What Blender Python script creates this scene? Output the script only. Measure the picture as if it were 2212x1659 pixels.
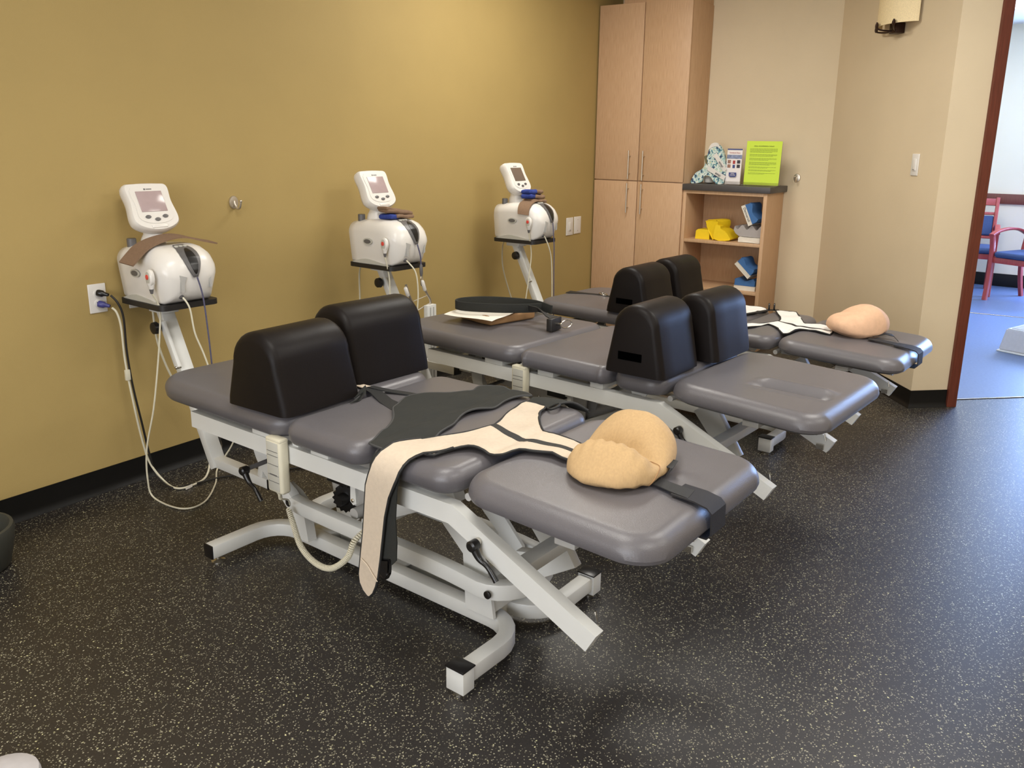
import bpy, bmesh, math, random
from math import sin, cos, pi, radians
from mathutils import Vector, Matrix
from mathutils.geometry import tessellate_polygon

for o in list(bpy.data.objects): bpy.data.objects.remove(o)
scene = bpy.context.scene
COL = scene.collection
rnd = random.Random(7)

# ------------------------------------------------------------------ camera
W_PX, H_PX = 2212.0, 1659.0
F_PX = 1777.6
YAW, PITCH, ROLL = 0.59040, 0.24486, 0.01735
CX, CY = 43.9, -75.8
fwd = Vector((cos(YAW)*cos(PITCH), sin(YAW)*cos(PITCH), -sin(PITCH)))
rt = Vector((sin(YAW), -cos(YAW), 0)); up = rt.cross(fwd)
r2 = rt*cos(ROLL) + up*sin(ROLL); u2 = up*cos(ROLL) - rt*sin(ROLL)
cam_d = bpy.data.cameras.new('camera'); cam = bpy.data.objects.new('camera', cam_d); COL.objects.link(cam)
cam_d.sensor_fit = 'HORIZONTAL'; cam_d.sensor_width = 36.0
cam_d.lens = 36.0*F_PX/W_PX
cam_d.shift_x = -CX/W_PX; cam_d.shift_y = CY/W_PX
cam_d.clip_start = 0.05; cam_d.clip_end = 100
M = Matrix((r2, u2, -fwd)).transposed().to_4x4(); M.translation = Vector((0, -3.28137, 1.45448))
cam.matrix_world = M
scene.camera = cam

# ------------------------------------------------------------------ world, exposure, large lights
scene.view_settings.view_transform = 'Standard'
scene.view_settings.look = 'None'
scene.view_settings.exposure = 0.0
scene.view_settings.gamma = 1.0
scene.view_settings.use_curve_mapping = False
wd = bpy.data.worlds.new('world'); scene.world = wd; wd.use_nodes = True
wd.node_tree.nodes['Background'].inputs[0].default_value = (0.55, 0.70, 1.0, 1)
wd.node_tree.nodes['Background'].inputs[1].default_value = 1.2

def area(name, loc, size, power, color, rot=(0, 0, 0)):
    d = bpy.data.lights.new(name, 'AREA'); d.shape = 'RECTANGLE'; d.size, d.size_y = size
    d.energy = power; d.color = color
    o = bpy.data.objects.new(name, d); o.location = loc; o.rotation_euler = rot; COL.objects.link(o)
    return o
WARM = (1.0, 0.965, 0.895)
CEIL = 2.75
TROFFERS = [(4.0, -1.0, 31), (1.3, -1.9, 27), (3.6, -3.1, 30), (1.0, -4.4, 30), (-0.9, -2.8, 24), (3.4, -5.0, 31)]
for i, (x, y, p) in enumerate(TROFFERS):
    area('ceiling_lamp_light', (x, y, CEIL-0.03), (1.15, 0.55), p, WARM)
# daylight through the window of the far room
area('window_daylight', (10.34, -4.85, 1.45), (2.1, 3.5), 760, (0.32, 0.52, 1.0), (0, radians(90), 0))
area('camera_side_fill', (-2.40, -2.9, 1.45), (1.5, 3.4), 105, (0.97, 0.98, 1.0), (0, radians(-90), 0))  # added fill from behind the camera, brightens the faces turned towards it
area('far_room_lamp_light', (8.6, -2.2, CEIL-0.03), (1.15, 0.55), 30, (1.0, 1.0, 0.90))

# ------------------------------------------------------------------ materials
def nodes(name):
    m = bpy.data.materials.new(name); m.use_nodes = True
    nt = m.node_tree; b = nt.nodes['Principled BSDF']
    return m, nt, b
def N(nt, t, **kw):
    n = nt.nodes.new(t)
    for k, v in kw.items():
        if k in n.inputs.keys() if isinstance(k, str) else False: n.inputs[k].default_value = v
        else: setattr(n, k, v)
    return n
def coord(nt, out='Object', scale=(1, 1, 1)):
    tc = nt.nodes.new('ShaderNodeTexCoord'); mp = nt.nodes.new('ShaderNodeMapping')
    mp.inputs['Scale'].default_value = scale
    nt.links.new(tc.outputs[out], mp.inputs['Vector']); return mp.outputs['Vector']
def lin(c):
    return tuple(((v/255)/12.92 if v/255 <= 0.04045 else ((v/255+0.055)/1.055)**2.4) for v in c)
def mat(name, rgb, rough=0.5, metal=0.0, noise=0.0, nscale=40, bump=0.0, bscale=200, spec=0.5, coat=0.0, stretch=(1, 1, 1), trans=0.0, sheen=0.0):
    m, nt, b = nodes(name)
    c = lin(rgb)
    b.inputs['Base Color'].default_value = (*c, 1)
    b.inputs['Roughness'].default_value = rough; b.inputs['Metallic'].default_value = metal
    b.inputs['Specular IOR Level'].default_value = spec
    if coat: b.inputs['Coat Weight'].default_value = coat; b.inputs['Coat Roughness'].default_value = 0.15
    if trans: b.inputs['Transmission Weight'].default_value = trans
    if sheen: b.inputs['Sheen Weight'].default_value = sheen
    v = coord(nt, 'Object', stretch)
    if noise:
        n = nt.nodes.new('ShaderNodeTexNoise'); n.inputs['Scale'].default_value = nscale; n.inputs['Detail'].default_value = 4
        nt.links.new(v, n.inputs['Vector'])
        r = nt.nodes.new('ShaderNodeValToRGB')
        r.color_ramp.elements[0].position = 0.3; r.color_ramp.elements[1].position = 0.7
        r.color_ramp.elements[0].color = (*[x*(1-noise) for x in c], 1); r.color_ramp.elements[1].color = (*[min(1, x*(1+noise)) for x in c], 1)
        nt.links.new(n.outputs['Fac'], r.inputs['Fac']); nt.links.new(r.outputs['Color'], b.inputs['Base Color'])
    if bump:
        n2 = nt.nodes.new('ShaderNodeTexNoise'); n2.inputs['Scale'].default_value = bscale; n2.inputs['Detail'].default_value = 3
        nt.links.new(v, n2.inputs['Vector'])
        bp = nt.nodes.new('ShaderNodeBump'); bp.inputs['Strength'].default_value = bump; bp.inputs['Distance'].default_value = 0.002
        nt.links.new(n2.outputs['Fac'], bp.inputs['Height']); nt.links.new(bp.outputs['Normal'], b.inputs['Normal'])
    return m

MATS = {}
MATS['green_wall'] = mat('mustard green wall paint', (172, 148, 92), 0.7, noise=0.03, nscale=2.5, bump=0.25, bscale=260)
MATS['tan_wall'] = mat('tan wall paint', (217, 199, 168), 0.7, noise=0.03, nscale=2, bump=0.3, bscale=240)
MATS['far_wall'] = mat('pale far wall paint', (226, 214, 190), 0.7, noise=0.02, nscale=2, bump=0.2, bscale=200)
MATS['ceiling'] = mat('white ceiling paint', (232, 228, 215), 0.8, noise=0.02, nscale=3)
MATS['base'] = mat('black vinyl cove base', (13, 12, 11), 0.5, noise=0.1, nscale=30, spec=0.3)
MATS['cherry'] = mat('cherry stained wood', (102, 50, 36), 0.38, noise=0.18, nscale=9, stretch=(14, 14, 1), bump=0.05)
MATS['red_wood'] = mat('red cherry chair wood', (160, 62, 58), 0.35, noise=0.15, nscale=12, stretch=(6, 6, 1))
MATS['blue_fabric'] = mat('navy blue seat fabric', (50, 66, 104), 0.85, noise=0.12, nscale=160, bump=0.3, bscale=500)
MATS['vinyl'] = mat('charcoal upholstery vinyl', (97, 94, 97), 0.35, noise=0.04, nscale=6, bump=0.22, bscale=420)
MATS['bolster'] = mat('black padded vinyl', (25, 21, 20), 0.44, noise=0.06, nscale=5, bump=0.12, bscale=380, spec=0.15)
MATS['void'] = mat('matte black slot', (2, 2, 2), 1.0, spec=0.0)
MATS['white_metal'] = mat('white powder coated steel', (214, 214, 210), 0.36, noise=0.02, nscale=8)
MATS['grey_metal'] = mat('grey painted steel', (176, 174, 170), 0.45, noise=0.05, nscale=8)
MATS['plastic'] = mat('glossy white plastic', (226, 222, 216), 0.28, noise=0.01, nscale=5)
MATS['ivory'] = mat('ivory cable and pendant plastic', (214, 208, 186), 0.42, noise=0.03, nscale=20)
MATS['keypad'] = mat('grey keypad plastic', (186, 184, 174), 0.5)
MATS['grey_plastic'] = mat('dark grey plastic', (96, 94, 94), 0.4, noise=0.04)
MATS['black_plastic'] = mat('black plastic', (24, 22, 22), 0.3, noise=0.05)
MATS['black_rubber'] = mat('black rubber', (30, 27, 25), 0.5, noise=0.08)
MATS['chrome'] = mat('brushed chrome', (205, 200, 190), 0.22, metal=1.0, bump=0.05)
MATS['steel'] = mat('satin steel handle', (205, 196, 182), 0.35, metal=0.85)
MATS['neoprene'] = mat('black neoprene fabric', (36, 37, 34), 0.9, noise=0.08, nscale=120, bump=0.3, bscale=600)
MATS['piping'] = mat('charcoal bound edging', (62, 62, 62), 0.8, noise=0.06, nscale=200)
MATS['cream'] = mat('cream brushed fabric', (202, 186, 166), 0.92, noise=0.04, nscale=90, bump=0.3, bscale=500)
MATS['white_fabric'] = mat('white brushed fabric', (224, 220, 214), 0.92, noise=0.04, nscale=90, bump=0.3, bscale=500)
MATS['web'] = mat('black webbing strap', (28, 28, 28), 0.6, noise=0.1, nscale=300, bump=0.4, bscale=900)
MATS['velcro'] = mat('black hook and loop band', (34, 32, 34), 0.75, bump=0.5, bscale=1200)
MATS['tan_cloth'] = mat('tan woven pillow cover', (192, 160, 116), 0.92, noise=0.06, nscale=60, bump=0.5, bscale=380, stretch=(3, 3, 1))
MATS['peach_cloth'] = mat('peach pillow cover', (212, 172, 140), 0.92, noise=0.05, nscale=50, bump=0.4, bscale=400)
MATS['brown_fabric'] = mat('brown towel fabric', (128, 102, 80), 0.9, noise=0.08, nscale=150, bump=0.4, bscale=700)
MATS['blue_towel'] = mat('royal blue towel fabric', (44, 62, 136), 0.95, noise=0.2, nscale=120, bump=0.7, bscale=400)
MATS['kraft'] = mat('brown kraft pad', (160, 122, 82), 0.7, noise=0.1, nscale=25, bump=0.4, bscale=30)
MATS['paper'] = mat('white tissue paper', (238, 232, 220), 0.8, bump=0.1)
MATS['screen_pink'] = mat('grey pink lcd glass', (176, 156, 156), 0.18, noise=0.03)
MATS['screen_dark'] = mat('dark brown lcd glass', (110, 96, 84), 0.18, noise=0.03)
MATS['red'] = mat('red push button', (214, 74, 66), 0.4)
MATS['slate'] = mat('dark grey laminate top', (72, 68, 68), 0.45, noise=0.06, nscale=30)
MATS['yellow'] = mat('yellow foam', (244, 208, 26), 0.6, noise=0.03, bump=0.1)
MATS['blue_foam'] = mat('blue foam', (66, 112, 170), 0.7, noise=0.03, bump=0.15)
MATS['white_foam'] = mat('white foam base', (226, 220, 208), 0.7, noise=0.03)
MATS['grey_foam'] = mat('grey foam', (170, 164, 162), 0.75, noise=0.03, bump=0.15)
MATS['lime'] = mat('lime green paper', (206, 232, 74), 0.7)
MATS['ink'] = mat('dark print ink', (70, 84, 40), 0.8)
MATS['ink_soft'] = mat('body text print', (150, 172, 66), 0.8)
MATS['print_white'] = mat('white print stock', (236, 230, 228), 0.5)
MATS['print_navy'] = mat('navy print', (62, 74, 130), 0.5)
MATS['print_sky'] = mat('blue grey mountain print', (132, 142, 172), 0.5, noise=0.4, nscale=60)
MATS['print_photo'] = mat('brown photo print', (150, 112, 96), 0.5, noise=0.5, nscale=120)
MATS['print_red'] = mat('red print', (170, 60, 60), 0.6)
MATS['print_dark'] = mat('dark print', (60, 56, 66), 0.6)
MATS['acrylic'] = mat('clear acrylic', (250, 250, 250), 0.03, trans=1.0)
MATS['bronze'] = mat('dark bronze metal', (58, 40, 34), 0.4, metal=0.7)
MATS['stone_shade'] = mat('speckled cream lampshade', (236, 216, 172), 0.6, noise=0.12, nscale=220)
MATS['olive'] = mat('olive metal bar', (120, 118, 92), 0.4, metal=0.4)
MATS['dark_bag'] = mat('dark grey bin plastic', (58, 58, 52), 0.6, noise=0.05)
MATS['step_grey'] = mat('pale grey step plastic', (190, 186, 188), 0.5, noise=0.04)
MATS['violet'] = mat('indigo plug plastic', (66, 66, 130), 0.4)
MATS['rope'] = mat('grey violet cord', (86, 84, 108), 0.8, noise=0.4, nscale=400)

# wood laminate with fine upright grain
m, nt, b = nodes('light maple laminate')
v = coord(nt, 'Object', (60, 60, 2.2))
n = N(nt, 'ShaderNodeTexNoise'); n.inputs['Scale'].default_value = 5; n.inputs['Detail'].default_value = 6
nt.links.new(v, n.inputs['Vector'])
r = N(nt, 'ShaderNodeValToRGB'); r.color_ramp.elements[0].position = 0.3; r.color_ramp.elements[1].position = 0.72
r.color_ramp.elements[0].color = (*lin((190, 152, 116)), 1); r.color_ramp.elements[1].color = (*lin((210, 174, 138)), 1)
nt.links.new(n.outputs['Fac'], r.inputs['Fac']); nt.links.new(r.outputs['Color'], b.inputs['Base Color'])
b.inputs['Roughness'].default_value = 0.5
MATS['maple'] = m

# speckled rubber floor
def rubber(name, base, fleck1, fleck2, rough, amount):
    m, nt, b = nodes(name)
    v = coord(nt, 'Object')
    L = nt.links.new
    # warp
    col = None
    base_n = N(nt, 'ShaderNodeTexNoise'); base_n.inputs['Scale'].default_value = 260; base_n.inputs['Detail'].default_value = 3
    L(v, base_n.inputs['Vector'])
    br = N(nt, 'ShaderNodeValToRGB'); br.color_ramp.elements[0].position = 0.35; br.color_ramp.elements[1].position = 0.7
    br.color_ramp.elements[0].color = (*[x*0.7 for x in base], 1); br.color_ramp.elements[1].color = (*[x*1.35 for x in base], 1)
    L(base_n.outputs['Fac'], br.inputs['Fac'])
    cur = br.outputs['Color']
    wn = N(nt, 'ShaderNodeTexNoise'); wn.inputs['Scale'].default_value = 300; L(v, wn.inputs['Vector'])
    mx = N(nt, 'ShaderNodeMixRGB'); mx.blend_type = 'ADD'; mx.inputs['Fac'].default_value = 0.006
    L(v, mx.inputs['Color1']); L(wn.outputs['Color'], mx.inputs['Color2'])
    for sc, th, fc, dens in ((150, 0.33, fleck1, amount), (95, 0.22, fleck2, amount*0.8), (230, 0.36, fleck1, amount)):
        vo = N(nt, 'ShaderNodeTexVoronoi'); vo.inputs['Scale'].default_value = sc; L(mx.outputs['Color'], vo.inputs['Vector'])
        lt = N(nt, 'ShaderNodeMath'); lt.operation = 'LESS_THAN'; lt.inputs[1].default_value = th; L(vo.outputs['Distance'], lt.inputs[0])
        sp = N(nt, 'ShaderNodeSeparateColor'); L(vo.outputs['Color'], sp.inputs['Color'])
        gt = N(nt, 'ShaderNodeMath'); gt.operation = 'LESS_THAN'; gt.inputs[1].default_value = dens; L(sp.outputs[0], gt.inputs[0])
        mu = N(nt, 'ShaderNodeMath'); mu.operation = 'MULTIPLY'; L(lt.outputs[0], mu.inputs[0]); L(gt.outputs[0], mu.inputs[1])
        mi = N(nt, 'ShaderNodeMixRGB'); L(mu.outputs[0], mi.inputs['Fac']); L(cur, mi.inputs['Color1'])
        va = N(nt, 'ShaderNodeMixRGB'); va.inputs['Color1'].default_value = (*[x*0.35 for x in fc], 1); va.inputs['Color2'].default_value = (*fc, 1); L(sp.outputs[1], va.inputs['Fac'])
        L(va.outputs['Color'], mi.inputs['Color2']); cur = mi.outputs['Color']
    L(cur, b.inputs['Base Color']); b.inputs['Roughness'].default_value = rough; b.inputs['Specular IOR Level'].default_value = 0.62
    bp = N(nt, 'ShaderNodeBump'); bp.inputs['Strength'].default_value = 0.25; bp.inputs['Distance'].default_value = 0.001
    L(base_n.outputs['Fac'], bp.inputs['Height']); L(bp.outputs['Normal'], b.inputs['Normal'])
    return m
MATS['floor'] = rubber('speckled black rubber floor', (0.020, 0.017, 0.0155), (0.44, 0.41, 0.30), (0.66, 0.63, 0.36), 0.42, 0.20)
MATS['far_floor'] = mat('blue grey sheet flooring', (90, 106, 138), 0.42, noise=0.10, nscale=60, bump=0.1, bscale=200)

# floral print of the mask pouch
m, nt, b = nodes('teal floral print fabric')
v = coord(nt, 'Object')
vo = N(nt, 'ShaderNodeTexNoise'); vo.inputs['Scale'].default_value = 38; vo.inputs['Detail'].default_value = 2
nt.links.new(v, vo.inputs['Vector'])
r = N(nt, 'ShaderNodeValToRGB'); r.color_ramp.interpolation = 'CONSTANT'
e = r.color_ramp.elements; e[0].position = 0; e[0].color = (*lin((58, 62, 96)), 1); e[1].position = 0.40; e[1].color = (*lin((110, 160, 168)), 1)
x_ = r.color_ramp.elements.new(0.48); x_.color = (*lin((222, 228, 218)), 1)
x_ = r.color_ramp.elements.new(0.58); x_.color = (*lin((148, 190, 190)), 1)
x_ = r.color_ramp.elements.new(0.66); x_.color = (*lin((214, 214, 170)), 1)
nt.links.new(vo.outputs['Fac'], r.inputs['Fac']); nt.links.new(r.outputs['Color'], b.inputs['Base Color']); b.inputs['Roughness'].default_value = 0.8
MATS['floral'] = m
# lit things
def emis(name, rgb, s):
    m, nt, b = nodes(name); b.inputs['Base Color'].default_value = (0.8, 0.8, 0.8, 1)
    b.inputs['Emission Color'].default_value = (*rgb, 1); b.inputs['Emission Strength'].default_value = s; return m
MATS['diffuser'] = emis('lit lamp diffuser', WARM, 2.5)
MATS['glass'] = mat('window glass', (240, 245, 250), 0.02, trans=1.0)

# ------------------------------------------------------------------ helpers
def obj(name, bm, m, parent=None, smooth=True, ang=38, loc=None, rot=None):
    bmesh.ops.recalc_face_normals(bm, faces=bm.faces)
    me = bpy.data.meshes.new(name); bm.to_mesh(me); bm.free()
    if smooth:
        for p in me.polygons: p.use_smooth = True
        me.set_sharp_from_angle(angle=radians(ang))
    me.materials.append(MATS[m] if isinstance(m, str) else m)
    o = bpy.data.objects.new(name, me); COL.objects.link(o)
    if parent: o.parent = parent
    if loc: o.location = loc
    if rot: o.rotation_euler = rot
    return o
def tag(o, label, cat, group=None, kind=None):
    o['label'] = label; o['category'] = cat
    if group: o['group'] = group
    if kind: o['kind'] = kind
    return o
def struct(o): o['kind'] = 'structure'; return o
def thing(name, label, cat, loc=(0, 0, 0), rz=0, group=None):
    o = bpy.data.objects.new(name, None); o.empty_display_size = 0.1; COL.objects.link(o)
    o.location = loc; o.rotation_euler = (0, 0, rz); return tag(o, label, cat, group)
def NB(): return bmesh.new()
def box(bm, c, s, R=None, bev=0.0, seg=2):
    v = []
    for dz in (-1, 1):
        for dx, dy in ((-1, -1), (1, -1), (1, 1), (-1, 1)):
            p = Vector((dx*s[0]/2, dy*s[1]/2, dz*s[2]/2))
            if R is not None: p = R @ p
            v.append(bm.verts.new(p+Vector(c)))
    fs = [(3, 2, 1, 0), (4, 5, 6, 7), (0, 1, 5, 4), (1, 2, 6, 5), (2, 3, 7, 6), (3, 0, 4, 7)]
    F = [bm.faces.new([v[i] for i in f]) for f in fs]
    if bev > 0:
        es = set(e for f in F for e in f.edges)
        bmesh.ops.bevel(bm, geom=list(es), offset=bev, segments=seg, affect='EDGES', profile=0.5)
    return bm
def bx(name, a, b_, m, parent=None, bev=0.002):
    """box between two corners"""
    bm = NB(); c = [(a[i]+b_[i])/2 for i in range(3)]; s = [abs(a[i]-b_[i]) for i in range(3)]
    box(bm, c, s, bev=min(bev, min(s)*0.45)); return obj(name, bm, m, parent)
def smooth_path(pts, n=8, closed=False):
    P = [Vector(p) for p in pts]; out = []
    k = len(P)
    rng = range(k) if closed else range(k-1)
    for i in rng:
        if closed: p0, p1, p2, p3 = P[i-1], P[i], P[(i+1) % k], P[(i+2) % k]
        else: p0, p1, p2, p3 = P[max(i-1, 0)], P[i], P[i+1], P[min(i+2, k-1)]
        for j in range(n):
            t = j/n
            out.append(0.5*((2*p1)+(-p0+p2)*t+(2*p0-5*p1+4*p2-p3)*t*t+(-p0+3*p1-3*p2+p3)*t*t*t))
    if not closed: out.append(P[-1])
    return out
def frames(P, upv=Vector((0, 0, 1)), closed=False):
    fr = []
    n = len(P)
    for i, p in enumerate(P):
        if closed: t = P[(i+1) % n]-P[i-1]
        else: t = P[min(i+1, n-1)]-P[max(i-1, 0)]
        t.normalize()
        s = t.cross(upv)
        if s.length < 1e-3: s = fr[-1][1] if fr else t.cross(Vector((1, 0, 0)))
        s.normalize()
        if fr and fr[-1][1].dot(s) < 0 and upv.length < 2: s = -s
        u = s.cross(t); fr.append((p, s, u))
    return fr
def tube(bm, pts, r, seg=8, cap=True, closed=False, rr=None):
    """round tube with parallel-transported frames; r may be a list"""
    P = [Vector(p) for p in pts]; n = len(P)
    T = []
    for i in range(n):
        t = (P[(i+1) % n]-P[i-1]) if closed else (P[min(i+1, n-1)]-P[max(i-1, 0)])
        T.append(t.normalized() if t.length > 1e-9 else Vector((0, 0, 1)))
    s = T[0].orthogonal().normalized()
    rings = []
    for i in range(n):
        if i:
            s = s-T[i]*s.dot(T[i])
            s = s.normalized() if s.length > 1e-6 else T[i].orthogonal().normalized()
        u = T[i].cross(s)
        ri = r[i] if isinstance(r, (list, tuple)) else r
        rings.append([bm.verts.new(P[i]+s*cos(2*pi*k/seg)*ri+u*sin(2*pi*k/seg)*ri) for k in range(seg)])
    m_ = n if closed else n-1
    for i in range(m_):
        a, b2 = rings[i], rings[(i+1) % n]
        for k in range(seg): bm.faces.new((a[k], a[(k+1) % seg], b2[(k+1) % seg], b2[k]))
    if cap and not closed:
        bm.faces.new(list(reversed(rings[0]))); bm.faces.new(rings[-1])
    return bm
def rtube(bm, pts, w, h, upv=Vector((0, 0, 1)), rad=0.006, cap=True, closed=False):
    """rectangular section tube (w across, h along up) with rounded corners"""
    sec = []
    for (cx, cy, a0) in ((w/2-rad, h/2-rad, 0), (-w/2+rad, h/2-rad, 90), (-w/2+rad, -h/2+rad, 180), (w/2-rad, -h/2+rad, 270)):
        for a in (0, 45, 90): sec.append((cx+rad*cos(radians(a0+a)), cy+rad*sin(radians(a0+a))))
    rings = []
    P = [Vector(p) for p in pts]
    for p, s, u in frames(P, upv, closed): rings.append([bm.verts.new(p+s*x+u*y) for x, y in sec])
    n = len(rings); k = len(sec)
    for i in range(n if closed else n-1):
        a, b2 = rings[i], rings[(i+1) % n]
        for j in range(k): bm.faces.new((a[j], a[(j+1) % k], b2[(j+1) % k], b2[j]))
    if cap and not closed: bm.faces.new(list(reversed(rings[0]))); bm.faces.new(rings[-1])
    return bm
def lathe(bm, prof, c=(0, 0, 0), seg=24, axis='Z', R=None):
    rings = []
    for (r, z) in prof:
        ring = []
        for k in range(seg):
            a = 2*pi*k/seg
            p = Vector((r*cos(a), r*sin(a), z))
            if axis == 'X': p = Vector((z, r*cos(a), r*sin(a)))
            if axis == 'Y': p = Vector((r*cos(a), z, r*sin(a)))
            if R is not None: p = R @ p
            ring.append(bm.verts.new(p+Vector(c)))
        rings.append(ring)
    for i in range(len(rings)-1):
        a, b2 = rings[i], rings[i+1]
        for k in range(seg): bm.faces.new((a[k], a[(k+1) % seg], b2[(k+1) % seg], b2[k]))
    bm.faces.new(list(reversed(rings[0]))); bm.faces.new(rings[-1]); return bm
def rrect(x0, x1, y0, y1, r, inset=0, n=8):
    if not isinstance(r, (list, tuple)): r = [r]*4
    x0 += inset; x1 -= inset; y0 += inset; y1 -= inset
    out = []
    for i, (cx, cy, a0) in enumerate(((x1, y1, 0), (x0, y1, 90), (x0, y0, 180), (x1, y0, 270))):
        rr = max(r[i]-inset, 0.004)
        sx = -1 if i in (0, 3) else 1; sy = -1 if i in (0, 1) else 1
        for k in range(n+1):
            a = radians(a0+90*k/n)
            out.append((cx+sx*rr+rr*cos(a), cy+sy*rr+rr*sin(a)))
    return out
def cushion(x0, x1, y0, y1, z0, z1, r=0.06, e=0.03, dz=None, wr=None, n=10, fine=False):
    bm = NB(); th = z1-z0
    e = min(e, th*0.5)
    prof = [(0.026, z0), (0.012, z0+0.004), (0.004, z0+0.014)]
    for k in range(9):
        a = pi/2*k/8
        prof.append((e*(1-cos(a)), z1-e+e*sin(a)))
    lim = min(x1-x0, y1-y0)/2
    step = 0.014 if fine else 0.035
    d = e+step
    while d < lim-0.012:
        prof.append((d, z1+0.004*min(1, (d-e)/0.12))); d += step
    rings = []
    for (ins, z) in prof:
        ring = []
        for (x, y) in rrect(x0, x1, y0, y1, r, ins, n):
            zz = z; xx, yy = x, y
            if dz: zz += dz(x, y)*(1 if z > z1-0.02 else 0)
            if wr and z < z1+0.001:
                k = wr(x, y, z); xx += k[0]; yy += k[1]
            ring.append(bm.verts.new((xx, yy, zz)))
        rings.append(ring)
    # long straight edges need subdivision for smooth displacement
    for i in range(len(rings)-1):
        a, b2 = rings[i], rings[i+1]; K = len(a)
        for k in range(K): bm.faces.new((a[k], a[(k+1) % K], b2[(k+1) % K], b2[k]))
    bm.faces.new(list(reversed(rings[0]))); bm.faces.new(rings[-1])
    return bm
def grid_cushion(x0, x1, y0, y1, z0, z1, r, e, dz):
    """cushion whose top is a fine grid so it can be dented"""
    bm = NB(); nx, ny = 110, 80
    top = {}
    def sd(x, y):
        hx, hy = (x1-x0)/2, (y1-y0)/2; px, py = abs(x-(x0+x1)/2)-hx+r, abs(y-(y0+y1)/2)-hy+r
        return min(max(px, py), 0)+math.hypot(max(px, 0), max(py, 0))-r
    # rim rings first, then warped grid by mapping square to rounded rect
    for j in range(ny+1):
        for i in range(nx+1):
            u = i/nx; v_ = j/ny
            u = 0.6*u+0.4*(0.5-0.5*cos(pi*u)); v_ = 0.6*v_+0.4*(0.5-0.5*cos(pi*v_))
            x = x0+(x1-x0)*u; y = y0+(y1-y0)*v_
            # pull corners in
            for _ in range(3):
                s = sd(x, y)
                if s > 0:
                    cx = min(max(x, x0+r), x1-r); cy = min(max(y, y0+r), y1-r)
                    dd = Vector((x-cx, y-cy)); l = dd.length
                    if l > 1e-9: x = cx+dd.x*r/l; y = cy+dd.y*r/l
            s = -sd(x, y)
            z = z1
            if s < e: z = z1-e+math.sqrt(max(e*e-(e-s)**2, 0))
            z += dz(x, y)
            top[i, j] = bm.verts.new((x, y, z))
    for j in range(ny):
        for i in range(nx): bm.faces.new((top[i, j], top[i+1, j], top[i+1, j+1], top[i, j+1]))
    rim = [top[i, 0] for i in range(nx+1)]+[top[nx, j] for j in range(1, ny+1)]+[top[i, ny] for i in range(nx-1, -1, -1)]+[top[0, j] for j in range(ny-1, 0, -1)]
    cxm, cym = (x0+x1)/2, (y0+y1)/2
    low = [bm.verts.new((cxm+(v.co.x-cxm)*0.988, cym+(v.co.y-cym)*0.988, z0+0.012)) for v in rim]
    bot = [bm.verts.new((cxm+(v.co.x-cxm)*0.93, cym+(v.co.y-cym)*0.93, z0)) for v in rim]
    K = len(rim)
    for k in range(K):
        bm.faces.new((rim[k], low[k], low[(k+1) % K], rim[(k+1) % K]))
        bm.faces.new((low[k], bot[k], bot[(k+1) % K], low[(k+1) % K]))
    bm.faces.new(bot)
    return bm
def prism(bm, poly, d0, d1, axis='Z', R=None, off=(0, 0, 0)):
    """extrude a 2D polygon; axis gives the extrusion direction"""
    def mk(p, d):
        if axis == 'Z': q = Vector((p[0], p[1], d))
        elif axis == 'X': q = Vector((d, p[0], p[1]))
        else: q = Vector((p[0], d, p[1]))
        if R is not None: q = R @ q
        return bm.verts.new(q+Vector(off))
    a = [mk(p, d0) for p in poly]; b2 = [mk(p, d1) for p in poly]
    n = len(poly)
    for i in range(n): bm.faces.new((a[i], a[(i+1) % n], b2[(i+1) % n], b2[i]))
    tri = tessellate_polygon([[Vector((p[0], p[1], 0)) for p in poly]])
    for t in tri:
        try: bm.faces.new([a[i] for i in t]); bm.faces.new([b2[i] for i in t])
        except ValueError: pass
    return bm
def sm2(pts, n=4, closed=True):
    return [(p.x, p.y) for p in smooth_path([(x, y, 0) for x, y in pts], n, closed)]
def cloth(name, poly, zf, m, parent, th=0.004, trim=None, tr=0.0035, smooth_n=3):
    """flat cloth piece with outline poly draped over height function zf"""
    P = sm2(poly, smooth_n) if smooth_n else poly
    bm = NB()
    tri = tessellate_polygon([[Vector((x, y, 0)) for x, y in P]])
    vs = [bm.verts.new((x, y, 0)) for x, y in P]
    for t in tri:
        try: bm.faces.new([vs[i] for i in t])
        except ValueError: pass
    for _ in range(6):
        es = [e for e in bm.edges if e.calc_length() > 0.030]
        if not es: break
        bmesh.ops.subdivide_edges(bm, edges=es, cuts=1)
        bmesh.ops.triangulate(bm, faces=bm.faces[:])
    for v in bm.verts: v.co.z = zf(v.co.x, v.co.y)
    bmesh.ops.recalc_face_normals(bm, faces=bm.faces)
    if sum(f.normal.z for f in bm.faces) < 0: bmesh.ops.reverse_faces(bm, faces=bm.faces[:])
    r_ = bmesh.ops.extrude_face_region(bm, geom=bm.faces[:])
    for v in [g for g in r_['geom'] if isinstance(g, bmesh.types.BMVert)]: v.co.z -= th
    o = obj(name, bm, m, parent)
    if trim:
        bt = NB(); tube(bt, [Vector((x, y, zf(x, y)-th*0.5)) for x, y in P], tr, 6, closed=True)
        obj('bound_edge', bt, trim, o if parent else None)
    return o
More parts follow.
